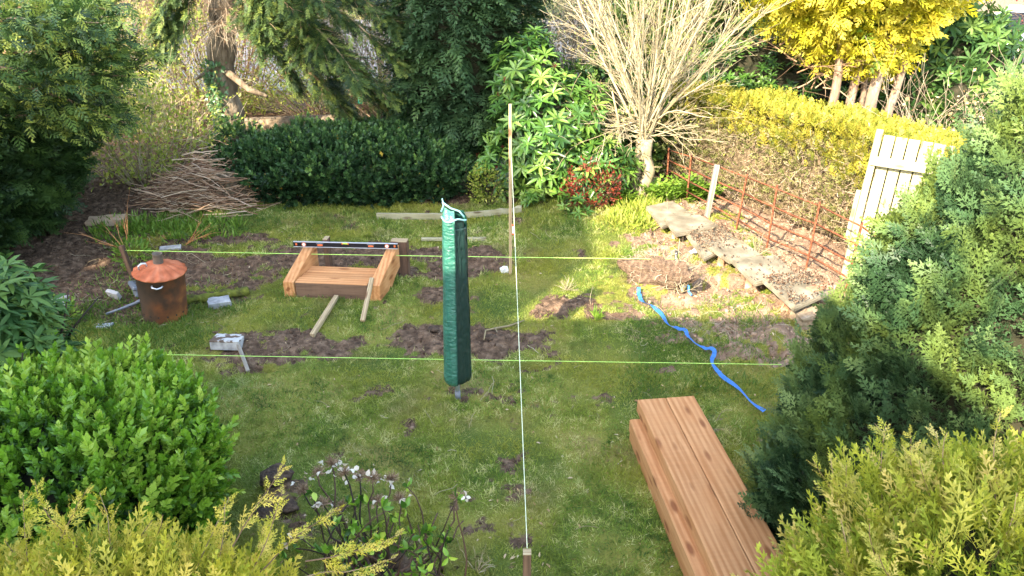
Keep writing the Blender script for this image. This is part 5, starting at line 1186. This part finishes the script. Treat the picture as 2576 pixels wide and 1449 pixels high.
# ---- rhododendron
t = thing('rhododendron', (.5, 11.2, 0), 'rhododendron with whorls of glossy leaves, sunlit, behind the tall stake', 'shrub')
PA = []; NA = []; DA = []
for c, r, n, sd in (((.48, 11.35, .95), (.76, .62, .98), 520, 1), ((.25, 11.55, 1.75), (.52, .42, .60), 200, 2), ((1.25, 11.2, .45), (.62, .5, .55), 260, 3), ((-.15, 11.3, .5), (.38, .4, .5), 90, 4), ((.9, 11.5, 1.3), (.55, .5, .5), 160, 5)):
    P, N, dp = blob_pts(c, r, n, .35, 1.8, sd, .35, .05); PA.append(P); NA.append(N); DA.append(dp); core_blob('shade_core', c, r, M['core'], t, .3, 1.8, sd, .68)
P = np.concatenate(PA); N = np.concatenate(NA); dp = np.concatenate(DA)
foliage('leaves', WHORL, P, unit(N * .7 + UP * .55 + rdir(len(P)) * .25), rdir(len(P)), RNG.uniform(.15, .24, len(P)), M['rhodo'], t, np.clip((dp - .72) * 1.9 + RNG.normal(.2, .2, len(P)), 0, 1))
k = RNG.random(len(P)) < .05; foliage('seed_heads', WHORL, P[k] + N[k] * .05, N[k], rdir(int(k.sum())), .06, M['red_leaf'], t)
tt = twiggy('red_shrub', 'small dark red leaved shrub at the foot of the rhododendron', 'shrub', (1.18, 10.75, .32), (.42, .26, .40), 12, 0, M['stem_dark'], None, 3, 1, .008)
P, N, _ = blob_pts((1.18, 10.75, .32), (.42, .26, .40), 1500, .3, 2, 3, .5, .02); foliage('leaves', LEAF_S, P, mixdir(N, .5, .4, .5), rdir(len(P)), RNG.uniform(.035, .06, len(P)), M['red_leaf'], tt)
tt = twiggy('ochre_shrub', 'small dull yellow green shrub left of the tall stake, below the rhododendron', 'shrub', (-.38, 10.95, .3), (.30, .22, .32), 10, 0, M['stem_dark'], None, 3, 1, .008)
P, N, _ = blob_pts((-.38, 10.95, .3), (.3, .22, .32), 900, .3, 2, 5, .5, .02); foliage('leaves', LEAF_S, P, mixdir(N, .5, .4, .5), rdir(len(P)), RNG.uniform(.03, .055, len(P)), M['shrub_lit'], tt)
for px_, py_, lb in ((1448, 548, 'small dark rhododendron sprout at the lawn edge, left of the fern'), (1335, 520, 'low glossy sprout touching the end of the bent board')):
    g = G(px_, py_); tt = thing('rhododendron_sprout', (g.x, g.y, 0), lb, 'shrub'); P, N, _ = blob_pts((g.x, g.y + .05, .16), (.16, .12, .2), 16, .3, 2, 3, .5, .02); foliage('leaves', WHORL, P, mixdir(N, .4, .8, .2), rdir(len(P)), .13, M['rhodo'], tt)

# ---- pale many stemmed tree
b0 = G(1606, 497); t = thing('pollard_tree', b0, 'bare pale many stemmed tree fanning out above a short crooked trunk', 'tree'); TY = b0.y
def through(pts_, rads, nm='trunk', n=26):
    P = np.array([tuple(AT(x, y, TY + dy)) for x, y, dy in pts_]); ii = np.linspace(0, len(P) - 1, n); P = np.stack([np.interp(ii, np.arange(len(P)), P[:, k]) for k in range(3)], 1)
    P[1:-1] = (P[:-2] + P[1:-1] * 2 + P[2:]) / 4; trunk(P, np.interp(ii, np.arange(len(rads)), rads), M['bark_pale'], t, nm, 12); return P
A_ = through([(1606, 503, 0), (1622, 462, 0), (1634, 430, 0), (1624, 400, 0), (1626, 350, 0)], [.115, .095, .09, .085, .10])
B_ = through([(1604, 485, .08), (1600, 445, .1), (1606, 400, .06), (1612, 350, .02)], [.085, .075, .07, .06])
top = np.array(AT(1622, 345, TY)); out = []; tips = []
for i in range(34):
    a = (i + .5) / 34; ang = R(-33 + 70 * a + random.uniform(-4, 4)); yy = random.gauss(0, .32)
    d = np.array((math.sin(ang), yy, math.cos(ang) * .95)); L_ = random.uniform(2.2, 3.8); p0 = top + np.array((random.uniform(-.07, .07), random.uniform(-.06, .06), random.uniform(-.12, .25)))
    tips += branchy(p0, d, L_, random.uniform(.007, .024), 2, out, 8, .55, .045, .004, 5, .12, .32, 9, .0028)
for i in range(30):      # thin low side twigs
    a = random.uniform(-1, 1); p0 = top + np.array((0, 0, random.uniform(-.15, .3))); tips += branchy(p0, (math.copysign(1, a - .4) * random.uniform(.4, 1), random.uniform(-.6, .3), random.uniform(-.1, .6)), random.uniform(.5, 1.3), .009, 2, out, 4, .6, .13, -.02, 4, .2, .5, 6, .003)
for z_ in range(5):
    p = A_[8 + 3 * z_]; out.append(tube(wander(p, (random.choice((-1, 1)), -.4, .3), .22, 4, .2)[0], np.linspace(.010, .004, 5), 4))
twigs('branches', out, M['twig_pale'], t)
tp = np.array([q[0] for q in tips]); k = RNG.random(len(tp)) < .8; foliage('buds', LEAF_S, tp[k], rdir(int(k.sum())), rdir(int(k.sum())), RNG.uniform(.02, .035, int(k.sum())), M['shrub_lit'], t)
# limb at the left of it
out = []; lm = np.array([tuple(AT(x, y, TY - .1)) for x, y in ((1600, 455), (1575, 425), (1560, 370), (1555, 300), (1540, 230))]); out.append(tube(lm, np.array([.04, .035, .03, .02, .012]), 6)); twigs('low_limb', out, M['bark_pale'], t)
# ---- ferns and low green at its foot
for px_, py_, s_, lb in ((1655, 505, .26, 'fern fronds at the foot of the pale many stemmed tree'), (1570, 515, .18, 'small bright leafy plant left of the fern'), (1735, 500, .30, 'yellow green ground foliage beneath the near end of the rusty fence rails')):
    g = G(px_, py_); tt = thing('fern', (g.x, g.y, 0), lb, 'fern'); n_ = int(150 * (s_ / .2)); a = RNG.uniform(0, 6.28, n_); P = np.c_[g.x + RNG.normal(0, s_ * .45, n_), g.y + RNG.normal(0, s_ * .3, n_), np.abs(RNG.normal(0, .08, n_))]
    D = unit(np.c_[np.cos(a), np.sin(a), np.full(n_, .75)]); foliage('fronds', SPR_F, P, D, unit(UP + rdir(n_) * .3), RNG.uniform(s_ * .6, s_ * 1.1, n_), M['fern'], tt)
P = []
for i in range(50): g = G(random.uniform(1540, 1640), random.uniform(520, 580)); P.append((g.x, g.y))
V, F, A = tufts('w', P, None, .16, 24, rad=.06, wide=.08); tag(link('rough_grass', tri_mesh('rough_grass', V, F, A), M['shrub_lit']), kind='stuff')

# ---- yellow hedge on the right, along the fence
h0 = np.array((2.38, 12.4, 0)); h1 = np.array((5.35, 7.5, 0)); hl = np.linalg.norm(h1 - h0); hx = (h1 - h0) / hl; hn = np.array((hx[1], -hx[0], 0)); 
if hn[0] > 0: hn = -hn                      # towards the garden
t = thing('yellow_hedge', tuple((h0 + h1) / 2), 'clipped hedge with golden yellow top and bare brown face behind the rusty fence', 'hedge')
def hedge_pts(n, zlo, zhi, deep=.2, top=.35):
    s_ = RNG.random(n) * hl; H_ = 1.34 + .28 * s_ / hl + (vnoise(np.c_[s_, s_ * 0, s_ * 0], 1.7, 3) - .5) * .22
    ontop = RNG.random(n) < top; z = np.where(ontop, H_ * (1 - .05 * RNG.random(n)), zlo + (zhi - zlo) * RNG.random(n)) ; z = np.minimum(z, H_)
    q = np.where(ontop, RNG.uniform(-.8, 0, n), -deep * RNG.random(n) ** 1.5 + (fbm(np.c_[s_, z, z * 0], 1.9, 8, 3) - .5) * .35 - .25 * (z / H_ > .85) * RNG.random(n))
    P = h0 + hx * s_[:, None] + hn * q[:, None] + UP * z[:, None]; N = np.where(ontop[:, None], UP, hn + UP * .15); return P, unit(N), s_, z / H_
bm = bmesh.new(); nseg = 30
for i in range(nseg + 1):
    pass
V = []; F = []
for i in range(nseg + 1):
    s_ = hl * i / nseg; hh = 1.25 + .28 * i / nseg
    for q, z in ((-.16, 0), (-.14, hh * .5), (-.20, hh * .9), (-.35, hh), (-.75, hh), (-.9, hh * .9), (-.9, 0)): V.append(h0 + hx * s_ + hn * (q + (vnoise(np.array([[s_, z, q]]), 2.5)[0] - .5) * .12) + UP * z)
for i in range(nseg):
    for j in range(6): a = i * 7 + j; F += [(a, a + 1, a + 8), (a, a + 8, a + 7)]
for e in (0, nseg * 7):
    for j in range(1, 6): F.append((e, e + j, e + j + 1))
bm.free(); link('shade_core', tri_mesh('shade_core', np.array(V), np.array(F)), M['core_brown'], t)  # solid brown core standing in for the hedge's shaded inside
P, N, s_, zf = hedge_pts(13000, .12, 1.5, .25, .0)
ok = RNG.random(len(P)) < np.clip(.25 + zf * .7 + (fbm(P, 1.5, 12, 3) - .5) * 1.4, .08, 1); P, N, s_, zf = P[ok], N[ok], s_[ok], zf[ok]
D = mixdir(N, .5, .5, .6); foliage('face_foliage', SPR_F, P, D, rdir(len(P)), RNG.uniform(.06, .12, len(P)), M['hedge_mix'], t)
P, N, s_, zf = hedge_pts(9000, .75, 1.55, .16, .45); ok = RNG.random(len(P)) < np.clip((zf - .62) * 3 + .5 * (s_ / hl) + (fbm(P, 1.3, 15, 3) - .5) * 1.2, 0, 1); P, N = P[ok], N[ok]
D = mixdir(N, .35, .8, .35); foliage('golden_tips', SPR_M, P + UP * .0, D, rdir(len(P)), RNG.uniform(.09, .19, len(P)), M['gold_hedge'], t)
out = []
P, N, s_, zf = hedge_pts(2600, .02, 1.25, .12, 0)
for p, n_ in zip(P, N): pts, _ = wander(p - n_ * .08, n_ * .5 + rdir(1)[0] * .9, random.uniform(.08, .26), 3, .3); out.append(tube(pts, .0028, 3))
M['twig_hedge'] = leaf_mat('hedge_twig', [(.30, .21, .13), (.46, .35, .24), (.62, .50, .38)], .9, 0); twigs('bare_twigs', out, M['twig_hedge'], t)

# ---- golden cypress behind it
t = thing('golden_cypress', (4.7, 11.3, 0), 'golden yellow cypress on several bare pinkish trunks behind the yellow hedge', 'tree')
for (xa, ya, xb, yb, rr, dy) in ((2088, 285, 2118, 95, .075, 0), (2137, 290, 2168, 90, .075, .1), (2158, 285, 2190, 110, .05, .35), (2186, 300, 2232, 105, .095, -.1), (2232, 300, 2285, 95, .07, .05), (2150, 290, 2210, 220, .035, .5)):
    Y_ = 11.0 + dy; a_ = np.array(AT(xa, ya, Y_)); b_ = np.array(AT(xb, yb, Y_)); d_ = b_ - a_; a_ = a_ - d_ * (a_[2] / d_[2]) ; e_ = b_ + d_ * .6
    P = np.linspace(a_, e_, 12); P[:, 0] += .03 * np.sin(np.arange(12) * .9 + xa); trunk(P, np.linspace(rr * 1.1, rr * .6, 12), M['bark_pink'], t)
c, r = (4.74, 11.3, 3.45), (1.36, 1.1, 1.42)
core_blob('shade_core', c, r, M['core'], t, .35, 1.6, 61, .66)
P, N, dp = blob_pts(c, r, 8500, .42, 1.7, 61, .3); D = unit(N * .5 + UP * .15 + rdir(len(P)) * .5)
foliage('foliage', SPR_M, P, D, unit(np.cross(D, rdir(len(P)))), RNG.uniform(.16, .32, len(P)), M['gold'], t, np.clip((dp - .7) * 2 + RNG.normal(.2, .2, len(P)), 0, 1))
out = []
for i in range(26): branchy((4.5 + random.gauss(0, .4), 11.3, random.uniform(1.6, 2.4)), (random.gauss(0, 1), random.gauss(-.3, 1), .5), random.uniform(.5, 1), .012, 1, out, 4, .6)
twigs('branches', out, M['twig_brown'], t)

# ---- evergreen shrubs behind
def broad(name, label, c, r, n, mat, tpl, size, seed, cat='shrub', ku=.4, core=.75, amp=.3):
    t = thing(name, (c[0], c[1], 0), label, cat); core_blob('shade_core', c, r, M['core'], t, amp, 1.6, seed, core, zmin=.0)
    P, N, dp = blob_pts(c, r, n, amp, 1.6, seed, .3, .03); foliage('leaves', tpl, P, mixdir(N, .6, ku, .4), rdir(len(P)), RNG.uniform(*size, len(P)), mat, t, np.clip((dp - .7) * 1.3 + RNG.normal(.25, .25, len(P)), 0, 1)); return t
broad('evergreen_shrub', 'dark evergreen shrub behind the golden cypress trunks', (4.3, 12.9, 1.0), (2.0, .8, 1.35), 1700, M['rhodo'], WHORL, (.10, .17), 71)
broad('evergreen_shrub', 'dark narrow leaved evergreen right of the golden cypress, in front of the road', (6.7, 12.0, 1.3), (1.1, .9, 1.45), 900, M['laurel'], WHORL, (.16, .24), 72, ku=-.4)
broad('evergreen_shrub', 'pale flecked evergreen shrub behind the bare many stemmed tree', (3.2, 13.9, 1.5), (1.5, .9, 1.7), 2400, M['bg_leaf'], SHOOT_F, (.22, .34), 73)
broad('evergreen_shrub', 'dark low evergreen between the many stemmed tree and the yellow hedge', (2.75, 12.6, .65), (.75, .5, .9), 900, M['bg_leaf'], SHOOT_F, (.16, .26), 74)
broad('evergreen_shrub', 'dim evergreen filling behind the rhododendron', (1.6, 12.9, .6), (1.0, .6, 1.0), 700, M['back_hedge'], SHOOT_F, (.2, .3), 75)
broad('evergreen_shrub', 'low leafy evergreen at the foot of the spruce trunk', (-4.45, 12.3, .25), (.5, .4, .5), 420, M['back_hedge'], SHOOT_F, (.12, .22), 76)
tt = broad('yellow_leaf_tree', 'yellow leaved young tree with pale forked trunk by the road in the top right corner', (12.3, 16.8, 2.6), (1.5, .9, .9), 700, M['gold'], WHORL, (.2, .3), 77, 'tree', core=.4)
for q in (((12.0, 16.8, 0), (11.95, 16.8, .7), (11.5, 16.8, 2.2)), ((12.0, 16.8, .3), (12.3, 16.8, 1.3), (12.6, 16.8, 2.3))): trunk(list(q), np.array([.09, .08, .05]), M['bark_pale'], tt)
# log
l0, l1 = AT(605, 352, 14.3), AT(925, 338, 14.6); V, F = tube(np.linspace((l0.x, l0.y, .28), (l1.x, l1.y, .30), 12), .14, 10)
tag(link('fallen_log', tri_mesh('fallen_log', V, F), M['bark']), 'grey brown log lying behind the leafy back hedge', 'log')

# ---- dead hydrangea, bottom
g = G(985, 1475); hx_, hy_ = g.x, g.y; t = thing('hydrangea', (hx_, hy_, 0), 'leafless hydrangea with dried brown flower heads and white papery petals', 'shrub')
out = []; heads = []; lp_ = []
HEADS = [(835, 1165), (800, 1190), (762, 1235), (868, 1190), (905, 1200), (938, 1205), (985, 1205), (950, 1260), (812, 1268), (1150, 1250), (1005, 1255), (740, 1350), (860, 1275), (980, 1300), (1050, 1320), (1100, 1290), (1165, 1310), (905, 1360)]
for i, (x, y) in enumerate(HEADS):
    e = np.array(AT(x, y, hy_ + random.uniform(.15, .45))); b = np.array((hx_ + random.uniform(-.2, .25), hy_ + random.uniform(-.1, .1), 0)); n_ = 9; tt_ = np.linspace(0, 1, n_)[:, None]
    P = b + (e - b) * tt_; P[:, 0] += (.06 * np.sin(tt_[:, 0] * 3.1) * math.copysign(1, e[0] - b[0])); P[1:-1] += RNG.normal(size=(n_ - 2, 3)) * .012; out.append(tube(P, np.linspace(.009, .005, n_), 5)); heads.append(e)
    for k_ in range(4): j = random.randint(1, 6); lp_.append(P[j])
for i in range(34):
    b = np.array((hx_ + random.uniform(-.45, .5), hy_ + random.uniform(-.2, .2), 0)); pts, d_ = wander(b, (random.gauss(0, .45), random.gauss(0, .2), 1), random.uniform(.3, .75), 7, .12); out.append(tube(pts, np.linspace(.007, .004, 8), 4)); lp_ += [pts[-1]]
twigs('stems', out, M['stem_dark'], t)
out = []; PP = []
for i, e in enumerate(heads[:13]):
    for k_ in range(90):
        d = rdir(1)[0]; d[2] = abs(d[2]) * .6; q, _ = wander(e, d, random.uniform(.03, .07), 2, .3); out.append(tube(q, .0022, 3))
    for k_ in range(random.choice((1, 2, 3))): PP.append(e + np.array((random.uniform(-.08, .08), random.uniform(-.06, .02), random.uniform(-.02, .05))))
twigs('flower_heads', out, M['twig_brown'], t); PP = np.array(PP + [np.array(AT(x, y, hy_ + .2)) for x, y in ((735, 1350), (748, 1356), (905, 1362), (800, 1272))])
PP = np.repeat(PP, 2, 0) + RNG.normal(size=(len(PP) * 2, 3)) * .012; wp = [leaf(.42, .16, .3)]; foliage('petals', wp, PP, rdir(len(PP)), rdir(len(PP)), RNG.uniform(.03, .055, len(PP)), M['petal'], t)
lp_ = np.array(lp_); lp_ = np.repeat(lp_, 4, 0); foliage('leaves', [leaf(.3, .1, .1)], lp_, unit(rdir(len(lp_)) + UP * .7), rdir(len(lp_)), RNG.uniform(.04, .085, len(lp_)), M['privet'], t)
# pale twigs right of it
g = G(1200, 1440); stems('dry_weed', (g.x, g.y, 0), 8, .22, .004, M['twig_pale'], 'small tuft of pale dry stems left of the near peg', 'dry weed', (0, 0, .7), .5, .2, 2)

# ---- unseen evergreen added beside the house to shade the far end of the lawn
t = thing('shade_evergreen', (-10.1, -1.2, 0), 'tall dense evergreen beside the house, left of the viewpoint', 'tree'); PR = [(1.0, 1.2), (4, 1.6), (9, 1.6), (11, 1.5), (13, 1.1), (15.5, .7)]
prof_core((-10.1, -1.2), PR, t, .95, .15, 1, 7); P, N = prof_pts((-10.1, -1.2), PR, 2500, .2, 1.2, 7, .2); foliage('foliage', SPR_F, P, mixdir(N, .8, .1, .4), rdir(len(P)), RNG.uniform(.5, .9, len(P)), M['fir'], t)
trunk([(-10.1, -1.2, 0), (-10.1, -1.2, 3)], np.array([.3, .25]), M['bark'], t)

# ================================================================== PARKED CAR by the road
cx_, cy_ = 13.6, 21.6
car = thing('parked_car', (cx_, cy_, 0), 'silver car parked on the road at the top right corner', 'car'); car.rotation_euler = (0, 0, R(-28)); bpy.context.view_layer.update()
M['carpaint'] = plain('silver_paint', (.55, .60, .66), .25, .6); M['carglass'] = plain('car_glass', (.02, .025, .035), .05); M['tyre'] = plain('tyre', (.02, .02, .02), .8)
def car_body():
    bm = bmesh.new(); prof = [(-2.1, .35), (-2.15, .62), (-2.0, .86), (-1.35, .95), (-.75, 1.02), (1.55, 1.0), (2.0, .92), (2.1, .6), (2.08, .35)]; W = .86
    L_ = [[bm.verts.new((x, s * (W - (.08 if z > .85 else 0)), z)) for x, z in prof] for s in (-1, 1)]
    for i in range(len(prof) - 1): bm.faces.new((L_[0][i], L_[0][i + 1], L_[1][i + 1], L_[1][i]))
    for s in (0, 1): bm.faces.new(L_[s] if s else L_[s][::-1])
    bm.faces.new((L_[0][-1], L_[0][0], L_[1][0], L_[1][-1])); bmesh.ops.recalc_face_normals(bm, faces=bm.faces); bmesh.ops.bevel(bm, geom=bm.edges[:], offset=.05, segments=3, affect='EDGES'); return bm
bm_obj('body', car_body(), M['carpaint'], car, True)
def cabin(x0, x1, x2, x3, z0, z1, w0, w1):
    bm = bmesh.new(); v = [bm.verts.new(p) for p in ((x0, -w0, z0), (x3, -w0, z0), (x3, w0, z0), (x0, w0, z0), (x1, -w1, z1), (x2, -w1, z1), (x2, w1, z1), (x1, w1, z1))]
    for f in ((0, 1, 5, 4), (2, 3, 7, 6), (1, 2, 6, 5), (3, 0, 4, 7), (4, 5, 6, 7)): bm.faces.new([v[i] for i in f])
    bmesh.ops.recalc_face_normals(bm, faces=bm.faces); bmesh.ops.bevel(bm, geom=bm.edges[:], offset=.03, segments=2, affect='EDGES'); return bm
bm_obj('windows', cabin(-1.1, -.35, 1.1, 1.75, .96, 1.42, .78, .62), M['carglass'], car, True); bm_obj('roof', cabin(-.42, -.38, 1.12, 1.18, 1.41, 1.46, .64, .62), M['carpaint'], car, True)
for x in (-1.35, 1.3):
    for s in (-1, 1):
        bm = bmesh.new(); bmesh.ops.create_cone(bm, segments=24, radius1=.32, radius2=.32, depth=.2, cap_ends=True); o = bm_obj('wheel', bm, M['tyre'], car, True); o.location = (x, s * .80, .32); o.rotation_euler = (R(90), 0, 0)
        bm = bmesh.new(); bmesh.ops.create_cone(bm, segments=20, radius1=.2, radius2=.2, depth=.22, cap_ends=True); r_ = bm_obj('rim', bm, M['alu'], o, True)
for s in (-.6, .6): bm = bmesh.new(); box_bm(bm, (-2.1, s, .7), (.1, .3, .14), bev=.03); bm_obj('headlight', bm, M['white'], car)
